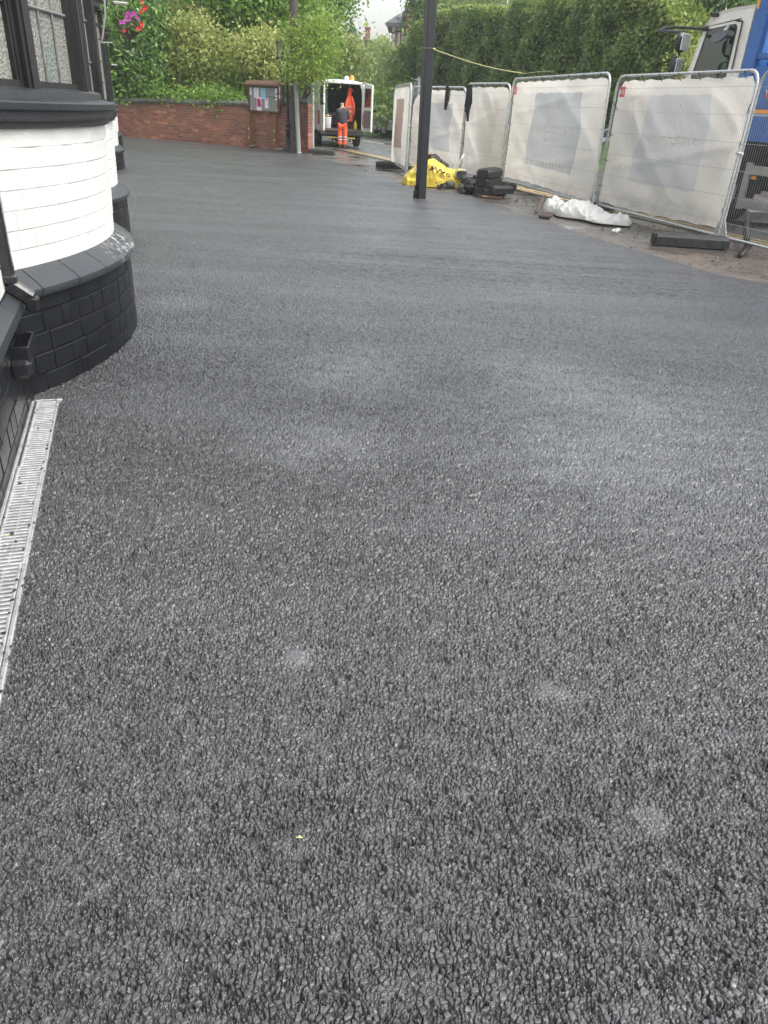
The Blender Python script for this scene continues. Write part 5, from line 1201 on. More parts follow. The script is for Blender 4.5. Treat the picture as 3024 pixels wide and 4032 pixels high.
def PB(x, y, Y, rx, rz, ry=None):
    """blob centred on photo pixel (x, y) at depth Y, radii given in photo pixels"""
    p = AT(x, y, Y); k = Y/FPX*1.13; return (p.x, p.y, p.z, rx*k, (ry if ry else rx)*k, rz*k)
def gz(x, y, Y): p = AT(x, y, Y); return Vector((p.x, p.y, -.1))
L_DK = leafmat('glossy_dark_evergreen_leaves', [(.030, .070, .018), (.065, .150, .030), (.13, .26, .05), (.28, .42, .10)], .6, .22, .32)
L_MID = leafmat('mid_green_leaves', [(.045, .105, .020), (.11, .22, .035), (.19, .34, .06), (.32, .46, .11)], .35, .4)
L_YEL = leafmat('pale_yellow_green_leaves', [(.10, .15, .03), (.24, .30, .07), (.42, .46, .14), (.56, .56, .26)], .3, .4)
L_OLV = leafmat('olive_green_leaves', [(.06, .10, .02), (.15, .20, .045), (.26, .31, .08), (.38, .42, .15)], .3, .4)
L_AIR = leafmat('fine_light_green_leaves', [(.08, .14, .025), (.18, .28, .045), (.30, .42, .08), (.44, .54, .16)], .3, .45)
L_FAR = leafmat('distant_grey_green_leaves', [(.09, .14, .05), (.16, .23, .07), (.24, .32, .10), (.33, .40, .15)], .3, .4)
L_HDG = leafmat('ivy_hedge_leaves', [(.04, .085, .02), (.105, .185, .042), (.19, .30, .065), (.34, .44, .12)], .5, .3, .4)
L_HDT = leafmat('hedge_top_leaves_painted_lit', [(.11, .16, .03), (.21, .29, .06), (.34, .42, .11), (.46, .52, .18)], .4, .4, .4)  # paler growth on the hedge top, light from above put into its colour
L_GRS = leafmat('bright_verge_leaves', [(.08, .16, .02), (.16, .29, .035), (.26, .41, .06), (.38, .52, .12)], .3, .45)
TG = 'garden shrubs and trees behind the boundary wall'
plant('magnolia_bush', gz(540, 380, 33.2), [PB(470, 110, 31.9, 85, 140), PB(560, 190, 31.9, 95, 130), PB(520, 300, 31.8, 120, 80), PB(625, 230, 31.9, 55, 100), PB(590, 70, 32.2, 60, 70), PB(440, 260, 32, 70, 140), PB(640, 320, 31.8, 60, 60)],
      9500, .21, L_DK, 'large glossy dark green bush overhanging the wall nearest the pub', 'bush', 1, group=TG, aspect=.38)
plant('lime_shrub', gz(480, 250, 32.2), [PB(478, 225, 32.2, 34, 40), PB(450, 350, 32.2, 35, 40), PB(455, 60, 32.3, 35, 45)], 900, .17, L_GRS, 'small lime green shrub showing through the dark bush', 'bush', 2, group=TG)
plant('variegated_shrub', gz(760, 380, 32.4), [PB(735, 105, 32.6, 80, 38), PB(800, 165, 32.4, 65, 42), PB(700, 140, 32.6, 45, 45), PB(720, 180, 32.4, 40, 40)], 4200, .14, L_YEL, 'pale yellow leaved shrub between the dark bush and the green tree', 'bush', 3, group=TG)
plant('olive_shrub', gz(740, 380, 33.6), [PB(740, 270, 32.0, 85, 55), PB(720, 330, 31.8, 70, 45), PB(820, 310, 32.0, 60, 60)], 4600, .15, L_OLV, 'olive brown shrub below the pale yellow shrub', 'bush', 4, group=TG)
plant('green_tree', gz(900, 380, 34.5), [PB(900, 30, 35, 140, 70), PB(870, 110, 34.5, 70, 90), PB(960, 90, 34.8, 90, 90), PB(1050, 40, 35, 110, 70), PB(890, 220, 34.2, 70, 90), PB(930, 310, 33.8, 80, 70), PB(1000, 0, 35, 160, 60), PB(760, 25, 35.2, 130, 38), PB(1150, 30, 35.5, 90, 80), PB(900, -120, 36, 260, 90), PB(1120, -100, 36, 150, 90)],
      15000, .21, L_MID, 'tall mid green garden tree behind the notice board', 'tree', 5, r0=.22, group=TG)
plant('golden_shrub', gz(1030, 380, 31.2), [PB(1000, 185, 31.4, 60, 50), PB(1060, 175, 31.4, 55, 50), PB(960, 225, 31.2, 45, 45), PB(1040, 250, 31.2, 60, 45)], 4200, .14, L_YEL, 'golden green shrub behind the street lantern', 'bush', 6, group=TG)
plant('fresh_green_shrub', gz(970, 380, 32.2), [PB(960, 350, 32, 60, 35), PB(1010, 330, 32.2, 60, 40), PB(890, 370, 31.5, 60, 28), PB(940, 300, 32.5, 40, 40)], 2600, .15, L_GRS, 'fresh bright green shrub directly above and behind the notice board', 'bush', 7, group=TG)
plant('wall_ivy', gz(720, 390, 30.9), [PB(520, 368, 31.3, 60, 20), PB(640, 372, 31, 70, 22), PB(740, 376, 30.6, 80, 24), PB(840, 382, 30.2, 70, 22), PB(920, 388, 29.8, 50, 18), PB(850, 405, 29.5, 14, 12)], 3000, .13, L_MID, 'trailing green ivy spilling over the coping of the brick wall', 'ivy', 8, group=TG)
# dark understorey so that the wall is not backed by open sky
plant('laurel_hedge', gz(800, 380, 36), [PB(x, 345, 36.5+.3*(x % 3), 110, 90) for x in range(380, 1330, 120)]+[PB(x, 180, 38, 130, 110) for x in range(420, 1250, 150)], 13000, .24, L_DK, 'dark shaded laurel hedge filling the back of the garden behind the wall', 'hedge', 9, group=TG)
# fine airy tree reaching over the pole and the van
tips = [AT(x, y, 26.4) for x, y in ((1240, 160), (1290, 110), (1180, 150), (1100, 230), (1250, 260), (1330, 60), (1200, 60))]
plant('airy_tree', gz(1110, 380, 29.0), [PB(1245, 185, 26.3, 85, 38), PB(1200, 125, 26.5, 60, 34), PB(1165, 225, 26.5, 40, 40), PB(1290, 120, 26.5, 50, 26), PB(1215, 262, 26.3, 80, 26), PB(1265, 75, 26.6, 55, 24), PB(1150, 292, 26.3, 40, 18), PB(1130, 155, 26.8, 26, 26), PB(1250, 345, 26.2, 14, 38), PB(1315, 215, 26.5, 30, 50), PB(1200, 302, 26.2, 60, 14), PB(1265, 300, 26.3, 40, 20)],
      5200, .10, L_AIR, 'light feathery tree whose thin branches cross the utility pole and hang over the van', 'tree', 10, tips=tips, r0=.11, group=TG, aspect=.45, shell=.2)
plant('tall_tree', gz(1260, 380, 44), [PB(1230, 20, 44, 100, 60), PB(1300, 50, 44, 70, 50), PB(1340, 10, 44, 60, 55), PB(1250, 95, 44, 60, 30), PB(1200, -80, 45, 200, 70), PB(1350, 80, 44, 30, 20), PB(1190, 60, 44, 80, 60)], 5200, .22, L_MID, 'tall open crowned tree rising above the van against the white sky', 'tree', 11, r0=.2, shell=.15)
FT = 'distant trees along the road beyond the van'
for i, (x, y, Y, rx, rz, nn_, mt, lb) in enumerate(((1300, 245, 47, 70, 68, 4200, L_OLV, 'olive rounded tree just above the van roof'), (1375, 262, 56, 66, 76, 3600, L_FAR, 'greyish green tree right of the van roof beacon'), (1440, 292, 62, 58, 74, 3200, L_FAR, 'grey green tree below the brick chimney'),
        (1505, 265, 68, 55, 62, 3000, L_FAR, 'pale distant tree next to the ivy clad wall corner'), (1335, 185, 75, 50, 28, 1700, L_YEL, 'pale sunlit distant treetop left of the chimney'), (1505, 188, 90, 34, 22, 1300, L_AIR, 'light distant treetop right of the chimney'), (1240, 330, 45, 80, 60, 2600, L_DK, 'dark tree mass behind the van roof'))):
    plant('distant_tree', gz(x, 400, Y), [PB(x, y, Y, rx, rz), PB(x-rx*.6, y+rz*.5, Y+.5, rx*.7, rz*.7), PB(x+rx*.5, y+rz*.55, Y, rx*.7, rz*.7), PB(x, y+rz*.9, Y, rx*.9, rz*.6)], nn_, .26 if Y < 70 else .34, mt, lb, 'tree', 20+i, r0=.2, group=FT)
mb = MB(); p = AT(1387, 135, 100); rows = []
for z_, r_ in ((-5, .9), (-1.2, .75), (0, .6), (.5, .4), (.9, .2), (1.25, .03)): rows.append([(p.x+r_*math.cos(k*.7)*(1+.2*math.sin(k*5+z_)), p.y+r_*math.sin(k*.7), p.z+z_) for k in range(9)])
mb.grid(rows, True); ct = thing('conifer', (p.x, p.y, -.1), 'tiny dark pointed conifer top on the far skyline', 'tree'); child(mb, 'crown', sm('dark_conifer_green', (.03, .06, .035), .9, .3), ct)
mb = MB(); mb.tube([(p.x, p.y, -.1), (p.x, p.y, p.z)], .15, 6); child(mb, 'trunk', M_BARK, ct)
# ------------------------------------------------------------------ tall ivy hedge across the road
H0 = Y0+RN*9.0
def hedge_pt(x, y): return ONP(x, y, tuple(H0), tuple(RN))
top = [(1545, 205), (1590, 165), (1640, 105), (1700, 62), (1760, 38), (1850, 28), (1960, 30), (2020, 34), (2040, 10), (2150, -10), (2300, -30), (2450, -40), (2560, -25), (2620, 10), (2655, 60), (2690, 150), (2705, 260)]
TP = [hedge_pt(x, y) for x, y in top]; UU = [(p-H0).dot(RD) for p in TP]; ZZ = [p.z for p in TP]
order = np.argsort(UU); UU = np.array(UU)[order]; ZZ = np.array(ZZ)[order]
def hedgeleaves(n, size, seed, zlo, ztop=None, offs=0.0, top_only=False):
    g = np.random.default_rng(seed)
    u = UU[0]+(UU[-1]-UU[0])*g.random(n)**1.25; zt_ = np.interp(u, UU, ZZ)
    if top_only: z = zt_-np.abs(g.normal(size=n))*.28+.10; o = -g.random(n)*1.6+.2
    else: z = zlo+(zt_-zlo)*g.random(n); o = g.normal(size=n)*.10
    lumps = .22*np.sin(u*1.1+1.3*np.sin(z*.9))+.16*np.sin(u*2.7+z*1.9)+.10*np.sin(u*6.1-z*4.3)+.30*(vnoise(u*.55+3, z*.55+9, 77)-.5)+.28*(vnoise(u*1.7+3, z*1.7+9, 78)-.5)
    o2 = lumps-o*0+ (o if not top_only else o)
    endf = np.minimum(1, np.maximum(0, (u-UU[0]))/2.2); o2 = o2-(1-endf)**2*1.6
    P = np.array(H0)[None, :]+np.array(RD)[None, :]*u[:, None]-np.array(RN)[None, :]*(o2[:, None]-offs if not top_only else (lumps*.3+o)[:, None]*1.0); P[:, 2] = z
    nrm = -np.array(RN)[None, :]*.8+g.normal(size=(n, 3))*.55+np.array([0, 0, .45]); nrm /= np.linalg.norm(nrm, axis=1)[:, None]
    t = g.normal(size=(n, 3)); t[:, 2] -= 1.0; t -= nrm*(t*nrm).sum(1)[:, None]; t /= np.linalg.norm(t, axis=1)[:, None]; s = np.cross(nrm, t)
    L = size*(.6+.8*g.random(n))[:, None]; w_ = L*.75
    return np.stack([P-t*L*.5, P+s*w_*.5+nrm*L*.07, P+t*L*.5, P-s*w_*.5+nrm*L*.07], 1).reshape(-1, 3), np.arange(n*4).reshape(-1, 4)
hr = thing('ivy_hedge', Vector((H0.x, H0.y, -.1))+RD*20, 'long tall ivy covered hedge wall across the road behind the fence', 'hedge')
HO = np.array(tuple(hr.location))
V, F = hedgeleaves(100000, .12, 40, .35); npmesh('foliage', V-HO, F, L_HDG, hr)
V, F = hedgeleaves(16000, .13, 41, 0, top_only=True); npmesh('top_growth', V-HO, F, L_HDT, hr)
mb = MB(); rows = []
for i in range(61):
    u = UU[0]+.3+(UU[-1]-UU[0]-.6)*i/60; z = float(np.interp(u, UU, ZZ))-.25
    p = H0+RD*u; rows.append([p+RN*.55+Vector((0, 0, -.1)), p+RN*.38+Vector((0, 0, z*.5)), p+RN*.45+Vector((0, 0, z-.15)), p+RN*.9+Vector((0, 0, z)), p+RN*1.9+Vector((0, 0, z-.1)), p+RN*2.1+Vector((0, 0, -.1))])
mb.grid(rows); mb.add(rows[0], [tuple(range(6))]); mb.add(rows[-1], [tuple(range(6))])
child(mb, 'stems_or_core', sm('hedge_core_painted_dark', (.018, .030, .012), .9, .5, 5, .8, 12), hr)  # solid core added behind the leaves, inner shade put into its dark colour
# bank with verge plants at the foot of the hedge
mb = MB(); rows = []
for i in range(60):
    u = 8+i*1.0; rows.append([RP(u, 7.35, -.05), RP(u, 7.6, .12), RP(u, 8.2, .55+.15*math.sin(i*.7)), RP(u, 9.0, 1.05+.2*math.sin(i*.5)), RP(u, 10.5, 1.5), RP(u, 14, 1.7)])
mb.grid(rows); tag(mb.build('bank', sm('green_verge_bank', (.12, .20, .045), .9, .4, 3, .8, 25), None, True, angle=60), kind='structure')
def scatter(rng_, n, size, seed, fn, mat, name, root, aspect=.35):
    g = np.random.default_rng(seed); P = np.array([fn(g) for _ in range(n)]); nrm = g.normal(size=(n, 3))*.6+np.array([0, -.3, .8]); nrm /= np.linalg.norm(nrm, axis=1)[:, None]
    t = g.normal(size=(n, 3))*np.array([.6, .6, .6])+np.array([0, 0, .8]); t -= nrm*(t*nrm).sum(1)[:, None]; t /= np.linalg.norm(t, axis=1)[:, None]; s = np.cross(nrm, t)
    L = size*(.5+g.random(n))[:, None]; w_ = L*aspect; V = np.stack([P-t*L*.5, P+s*w_*.5, P+t*L*.5, P-s*w_*.5], 1).reshape(-1, 3)
    return npmesh(name, V, np.arange(n*4).reshape(-1, 4), mat, root)
def bankp(g):
    u = 12+40*g.random(); o = 7.5+2.2*g.random(); z = np.interp(o, [7.35, 7.6, 8.2, 9.0, 10.5], [-.05, .12, .55, 1.05, 1.5]); p = RP(u, o); return (p.x, p.y, z+.05+.2*g.random())
tag(scatter(None, 20000, .28, 50, bankp, L_GRS, 'verge_growth', None), 'bright green grass and weeds covering the bank beyond the road', 'verge plants', kind='stuff')
plant('ivy_mound', RP(32, 8.2), [PB(1585, 330, 50, 48, 50), PB(1570, 415, 47, 40, 22), PB(1535, 450, 45.0, 34, 10), PB(1480, 464, 45, 50, 14), PB(1600, 395, 46, 40, 40), PB(1620, 280, 51, 50, 70)], 5200, .2, L_HDG, 'mound of ivy tumbling down the bank in front of the parked grey car', 'ivy', 60)
plant('grass_tuft', RP(32, 8), [PB(1560, 370, 49, 40, 14), PB(1480, 380, 52, 30, 10)], 900, .22, L_GRS, 'bright yellow green tuft lit on the bank above the grey car', 'plants', 61)
# dark trees behind the truck
plant('dark_tree', gz(2760, 300, 31), [PB(2740, 60, 31, 90, 90), PB(2850, 20, 31, 120, 100), PB(2760, 180, 31, 80, 110), PB(2960, 60, 31, 120, 130), PB(2700, 0, 32, 80, 60), PB(2700, 280, 31, 80, 80), PB(2860, -140, 32, 260, 110)], 9500, .2, L_DK, 'dark evergreen tree behind the truck cab', 'tree', 62, r0=.2)
plant('yellow_shrub', gz(2700, 300, 27), [PB(2700, 222, 27, 28, 26), PB(2730, 260, 27, 34, 30), PB(2690, 280, 27, 40, 30)], 1100, .12, L_YEL, 'small yellow leaved shrub between the truck mirrors and the windscreen pillar', 'bush', 63)
# low brick wall under the hedge, seen in the gap between two panels
a_, b_ = RP(-16, 7.7), RP(8, 7.7); mb = MB(); ww = thing('low_brick_wall', RP(-4, 7.7), 'orange red brick garden wall across the road glimpsed between two fence panels', 'brick wall')
mb.grid([[a_+RN*o+Vector((0, 0, z)), b_+RN*o+Vector((0, 0, z))] for o, z in ((0, -.1), (0, 1.15), (.23, 1.15), (.23, -.1))]); child(mb, 'brickwork', brickmat('orange_red_brick', (.28, .075, .04), (.42, .14, .07), (.3, .25, .2), 1.15, rot=math.atan2(RD.y, RD.x)), ww)
mb = MB(); mb.grid([[a_+RN*o+Vector((0, 0, z)), b_+RN*o+Vector((0, 0, z))] for o, z in ((-.04, 1.152), (-.04, 1.21), (.12, 1.25), (.27, 1.21), (.27, 1.152))]); child(mb, 'coping', M_COPE, ww)
# ------------------------------------------------------------------ houses
def brickh(nm, rot): return brickmat(nm, (.30, .10, .07), (.42, .17, .12), (.32, .2, .16), 1.3, rot=rot, dark=(.25, .10, .08))
M_WINW = sm('white_window_frame', (.85, .85, .85), .4, .05); M_WGL = sm('reflecting_window_glass', (.45, .48, .5), .1, .1, spec=.8)
def onb(x, y, Y): return AT(x, y, Y)
# gabled villa beyond the hedge
h1 = thing('brick_house', Vector((2.5, 78, -.1)), 'tall red brick house with a steep slate roof and narrow white windows beyond the hedge', 'house')
YH = 75.0; e0 = AT(1535, 90, YH); wl = AT(1541, 190, YH).x
MHB = brickh('house_red_brick', 0); mb = MB(); ez = AT(1545, 88, YH).z
mb.add([(wl, YH, -.1), (wl, YH, ez), (9, YH, ez), (9, YH, -.1), (wl, YH+9, -.1), (wl, YH+9, ez), (9, YH+9, ez), (9, YH+9, -.1)], [(0, 1, 2, 3), (0, 4, 5, 1), (3, 2, 6, 7), (4, 7, 6, 5)])
g0, g1 = AT(1600, 88, YH).x, AT(1730, 88, YH).x; gzt = AT(1665, -40, YH).z
mb.prism([(g0, 3), (g1, 3), (g1, ez+.6), ((g0+g1)/2, gzt), (g0, ez+.6)], lambda u, v, q: Vector((u, q, v)), YH-1.1, YH+.4)
child(mb, 'wall', MHB, h1)
mb = MB(); rx = AT(1590, 20, YH).x; rzt = AT(1590, -60, YH).z
mb.add([(wl-.55, YH-.5, ez-.05), (9.5, YH-.5, ez-.05), (9.5, YH+4.5, rzt), (wl+3.2, YH+4.5, rzt), (wl-.55, YH+9.5, ez-.05), (9.5, YH+9.5, ez-.05), (wl-.55, YH-.5, ez-.35), (9.5, YH-.5, ez-.35)], [(0, 1, 2, 3), (0, 3, 4), (3, 2, 5, 4), (0, 6, 7, 1)])
mb.prism([(g0-.35, ez+.35), ((g0+g1)/2, gzt+.35), (g1+.35, ez+.35), (g1+.35, ez+.6), ((g0+g1)/2, gzt+.65), (g0-.35, ez+.6)], lambda u, v, q: Vector((u, q, v)), YH-1.4, YH+3)
child(mb, 'roof', M_SLATE, h1)
for x, yt, yb in ((1550, 100, 182), (1571, 95, 180), (1586, 100, 175), (1594, 135, 175), (1612, 30, 48), (1578, 50, 66)):
    a_, b_ = AT(x, yt, YH-.05), AT(x, yb, YH-.05); w_ = .085 if x > 1560 else .11
    mb = MB(); mb.bbox(((a_.x+b_.x)/2, YH-.06 if x < 1600 else YH-1.16, (a_.z+b_.z)/2), (w_*2, .12, a_.z-b_.z), .02); wn = child(mb, 'window', M_WINW, h1)
    mb = MB(); yy_ = (YH-.06 if x < 1600 else YH-1.16)-.064
    for k in (-1, 1): mb.box(((a_.x+b_.x)/2, yy_, (a_.z+b_.z)/2+k*(a_.z-b_.z)*.23), (w_*1.4, .006, (a_.z-b_.z)*.38))
    o = mb.build('pane', M_WGL, None, origin=tuple(h1.location)); o.parent = wn; o.location = (0, 0, 0)
mb = MB(); a_ = AT(1545, 128, YH-.2); b_ = AT(1600, 118, YH-.2); mb.tube([a_, b_], .04, 5); mb.tube([AT(1541, 150, YH-.2), AT(1545, 128, YH-.2)], .04, 5); child(mb, 'cable', M_PIPE, h1)
cx = AT(1790, 0, YH).x
for px in (1790, 1900):
    p = AT(px, -60, YH); mb = MB(); mb.box((p.x, YH+2, p.z), (1.2, .9, 4)); child(mb, 'chimney', MHB, h1)
M_CNF = L_DK
plant('conifer', gz(1660, 190, 60), [PB(1665, 60, 60, 34, 80), PB(1665, -30, 60, 40, 70), PB(1650, 130, 60, 34, 50), PB(1700, 10, 60, 40, 60)], 3800, .24, L_DK, 'dark conifer in front of the steep gabled brick house', 'tree', 70, r0=.2)
plant('ivy_growth', gz(1850, 60, 58), [PB(1850, 0, 58, 110, 26), PB(1780, 20, 58, 40, 26), PB(1960, 5, 58, 60, 20), PB(1745, 70, 52, 14, 40)], 2600, .22, L_FAR, 'grey green shrubs above the hedge top in front of the brick gables', 'bush', 71)
h2 = thing('brick_house', Vector((4.4, 70, -.1)), 'red brick gables and white window showing just above the hedge top', 'house')
p0, p1 = AT(1740, 40, 66), AT(2010, 40, 66); mb = MB(); zz_ = AT(1800, -60, 66).z
mb.add([(p0.x, 66, -.1), (p0.x, 66, zz_), (p1.x, 66, zz_), (p1.x, 66, -.1), (p0.x, 72, -.1), (p0.x, 72, zz_), (p1.x, 72, zz_), (p1.x, 72, -.1)], [(0, 1, 2, 3), (0, 4, 5, 1), (3, 2, 6, 7)]); child(mb, 'wall', brickh('second_house_brick', .001), h2)
mb = MB(); mb.prism([(p0.x-.5, zz_), (p1.x+.5, zz_), ((p0.x+p1.x)/2, zz_+3.5)], lambda u, v, q: Vector((u, q, v)), 65.5, 72.5); child(mb, 'roof', M_SLATE, h2)
q = AT(1975, 2, 65.9); mb = MB(); mb.bbox((q.x, 65.95, q.z), (1.1, .1, 1.0), .02); wn = child(mb, 'window', M_WINW, h2)
mb = MB(); mb.box((q.x, 65.89, q.z), (.85, .01, .75)); o = mb.build('pane', M_WGL, None, origin=tuple(h2.location)); o.parent = wn; o.location = (0, 0, 0)
# far chimney house
h3 = thing('brick_house', Vector((-5.6, 112, -.1)), 'distant pinkish brick house with one tall chimney and aerial', 'house')
a_, b_ = AT(1408, 165, 112), AT(1458, 165, 112); mb = MB(); zt_ = AT(1430, 158, 112).z
mb.add([(a_.x, 112, -.1), (a_.x, 112, zt_), (b_.x, 112, zt_), (b_.x, 112, -.1), (a_.x, 120, -.1), (a_.x, 120, zt_), (b_.x, 120, zt_), (b_.x, 120, -.1)], [(0, 1, 2, 3), (0, 4, 5, 1), (3, 2, 6, 7), (1, 5, 6, 2)]); child(mb, 'wall', sm('pinkish_brick_far', (.40, .20, .16), .85, .25, 1.5), h3)
mb = MB(); mb.add([(a_.x-.3, 111.6, zt_), (b_.x+.1, 111.6, zt_), (b_.x+.1, 116, zt_+.35), (a_.x-.3, 116, zt_+.35)], [(0, 1, 2, 3)]); child(mb, 'roof', M_SLATE, h3)
a_, b_ = AT(1438, 105, 112), AT(1455, 180, 112); mb = MB(); cxm = (a_.x+b_.x)/2; mb.bbox((cxm, 112.3, (a_.z+b_.z)/2), (.66, .66, a_.z-b_.z), .02); mb.bbox((cxm, 112.3, a_.z-.1), (.8, .8, .22), .03); child(mb, 'chimney', sm('chimney_brick', (.28, .11, .09), .85, .3, 4), h3)
mb = MB(); c_ = AT(1437, 60, 112); mb.tube([(cxm-.2, 112.3, a_.z), (c_.x, 112.3, c_.z)], .03, 4); mb.tube([(c_.x-.25, 112.3, c_.z), (c_.x+.2, 112.3, c_.z-.05)], .025, 4); child(mb, 'aerial', M_GREY, h3)
# brick building behind the garden
h4 = thing('brick_house', Vector((-13, 47, -.1)), 'warm red brick gable wall glimpsed through the garden trees at the top left', 'house')
a_, b_ = AT(560, 60, 46), AT(740, 90, 46); mb = MB(); mb.add([(a_.x, 46, -.1), (a_.x, 46, 9), (b_.x, 46, 9), (b_.x, 46, -.1), (a_.x, 52, -.1), (a_.x, 52, 9), (b_.x, 52, 9), (b_.x, 52, -.1)], [(0, 1, 2, 3), (0, 4, 5, 1), (3, 2, 6, 7)]); child(mb, 'wall', brickmat('salmon_brick', (.42, .17, .12), (.52, .24, .17), (.40, .28, .22), 1.3, rot=.002, dark=(.36, .15, .11)), h4)
mb = MB(); mb.prism([(a_.x-.5, 9), (b_.x+.5, 9), ((a_.x+b_.x)/2, 12)], lambda u, v, q: Vector((u, q, v)), 45.5, 52.5); child(mb, 'roof', M_SLATE, h4)
mb = MB(); p = AT(715, 55, 45.9); mb.box((p.x, 45.97, p.z+.4), (2.4, .08, .12)); child(mb, 'string_course', sm('red_brick_band', (.40, .13, .1), .8, .2), h4)
# ------------------------------------------------------------------ truck behind the fence
TP0 = G(2880, 880); TPn = tuple(RN)
def TQ(x, y, o=0.0):                                     # photo pixel -> (distance along the truck side, height)
    p = ONP(x, y, tuple(TP0+RN*o), TPn); return ((p-TP0).dot(RD), p.z)
TD, TN = RD, RN
def tw(u, z, o): return TP0+TD*u+TN*o+Vector((0, 0, z))  # o > 0 goes across the truck
truck = thing('truck', TP0+TN*1.1, 'tipper truck with cream white cab, blue headboard and crane body behind the mesh fence', 'truck')
M_CAB = sm('cream_white_cab_paint', (.80, .78, .72), .28, .05, 3, 0, dirt=((.50, .47, .40), .64, 2)); M_BLU = sm('bright_blue_body_paint', (.030, .125, .38), .32, .18, 3, .05, 40, dirt=((.05, .10, .2), .6, 4))
M_BPL = sm('black_moulded_plastic', (.02, .022, .022), .45, .2, 9, .2); M_AMB = sm('amber_reflector', (.85, .36, .05), .35, .1); M_CHS = sm('dark_truck_underside', (.012, .012, .013), .7, .4, 4, .3)
TW = 2.25
rear_u, rear_z = TQ(2953, 19); u0c = TQ(2914, 272)[0]
fr_u = TQ(2706, 285)[0]; 
outl = [(u0c-.0, .95), (u0c, TQ(2914, 272)[1]), (u0c+.0, TQ(2953, 19)[1]), TQ(2890, 30), TQ(2830, 46), TQ(2805, 60), TQ(2779, 98), TQ(2742, 190), TQ(2706, 285), (fr_u+.10, 1.6), (fr_u+.14, 1.0), (fr_u+.05, .55), (fr_u-.45, .5), (fr_u-.55, .85), (fr_u-.75, 1.02), (u0c+.35, 1.02)]
mb = MB(); n = len(outl); rows = []
cu = sum(p[0] for p in outl)/n; cz_ = sum(p[1] for p in outl)/n
for o, s_ in ((0.03, .965), (0.0, 1.0), (TW, 1.0), (TW+.03, .965)): rows.append([tw(cu+(u-cu)*s_, cz_+(z-cz_)*s_, o) for u, z in outl])
mb.grid(rows, True)
mb.add(rows[0], [tuple(range(n))]); mb.add(rows[-1], [tuple(range(n))]); cabo = child(mb, 'cab', M_CAB, truck, smooth=True, angle=35)
wpts = [(2784, 117), (2893, 93), (2900, 98), (2901, 112), (2857, 275), (2730, 282)]
W2 = [TQ(x, y) for x, y in wpts]
W3 = W2[:-2]+[(W2[4][0]-.04, 1.95), (W2[5][0]+.10, 1.95)]
# door skin stands a little proud, with the glass let into it
dA = [TQ(2772, 108), TQ(2905, 80), TQ(2923, 84), TQ(2880, 275), (TQ(2880, 275)[0]-.03, 1.15), (TQ(2702, 290)[0]+.0, 1.15), TQ(2712, 285)]
mb = MB(); rim = [(u, z) for u, z in dA]
mb.prism(rim, lambda u, v, q: tw(u, v, q), .028, .012); dr_ = child(mb, 'door', M_CAB, truck)
def sub(mb, name, mat, par, **k): o = mb.build(name, mat, None, origin=tuple(truck.location), **k); o.parent = par; o.location = (0, 0, 0); return o
mb = MB(); mb.prism(W3, lambda u, v, q: tw(u, v, q), .011, .004); sub(mb, 'window_seal', M_BPL, dr_)
cu2 = sum(p[0] for p in W3)/6; cz2 = sum(p[1] for p in W3)/6
mb = MB(); mb.prism([(cu2+(u-cu2)*.90, cz2+(z-cz2)*.95) for u, z in W3], lambda u, v, q: tw(u, v, q), .0035, -.001)
t = NT('cab_side_glass'); t.set((.012, .03, .018), .04, None, 0, .9); sub(mb, 'window', t.m, dr_)
mb = MB()
for a_, b_ in (((2896, 80), (2923, 84)), ((2923, 84), (2880, 275)),): 
    p, q = TQ(*a_), TQ(*b_); mb.tube([tw(p[0], p[1], .005), tw(q[0], q[1], .005)], .013, 5)
p, q = TQ(2775, 108), TQ(2914, 73); mb.tube([tw(p[0]+.05, p[1], .022), tw(q[0], q[1], .022)], .008, 5); child(mb, 'door_seam', M_BPL, truck)
mb = MB(); p = TQ(2818, 57); mb.bbox(tw(p[0], p[1], .0), (.12, .10, .07), .015, rz=math.atan2(TD.y, TD.x)); child(mb, 'marker_lamp', M_BPL, truck)
# mirrors on a bent arm ahead of the cab
mb = MB(); arm = [TQ(2776, 114), TQ(2740, 113), TQ(2706, 113), TQ(2690, 119), TQ(2682, 132)]
mb.tube([tw(u, z, -.04-.12*i) for i, (u, z) in enumerate(arm)], .024, 10); mb.tube([tw(arm[0][0]-.08, arm[0][1], .0), tw(arm[0][0], arm[0][1], -.04)], .04, 8)
ma = child(mb, 'mirror_arm', M_BPL, truck, smooth=True, angle=40)
def mirror(px0, px1, py0, py1, o, nm):
    a_, b_ = TQ(px0, py0, o), TQ(px1, py1, o); c_ = ((a_[0]+b_[0])/2, (a_[1]+b_[1])/2); h_ = abs(a_[1]-b_[1]); w_ = abs(a_[0]-b_[0])
    mb = MB(); cc = TP0+TD*c_[0]+TN*o+Vector((0, 0, c_[1])); rows = []; m = Matrix.Rotation(math.atan2(TD.y, TD.x)+R(20), 3, 'Z')
    for k in range(9):
        f = k/8*2-1; e = max(.35, (1-abs(f)**3))**.5 if abs(f) < 1 else .45
        rows.append([cc+m @ Vector((.075*math.cos(q*math.pi/6)*e+.02, w_*.36*math.sin(q*math.pi/6)*e, f*h_/2)) for q in range(12)])
    mb.grid(rows, True); mb.add(rows[0], [tuple(range(12))]); mb.add(rows[-1], [tuple(range(12))]); o_ = child(mb, nm, M_BPL, truck, smooth=True, angle=60)
    mb = MB(); mb.bbox(cc+m @ Vector((-.058, 0, 0)), (.012, w_*.56, h_*.84), .005, mat=m); sub(mb, 'mirror_glass', M_MIR, o_)
    return cc
c1 = mirror(2660, 2714, 131, 204, -.55, 'mirror'); c2 = mirror(2640, 2682, 226, 300, -.55, 'lower_mirror')
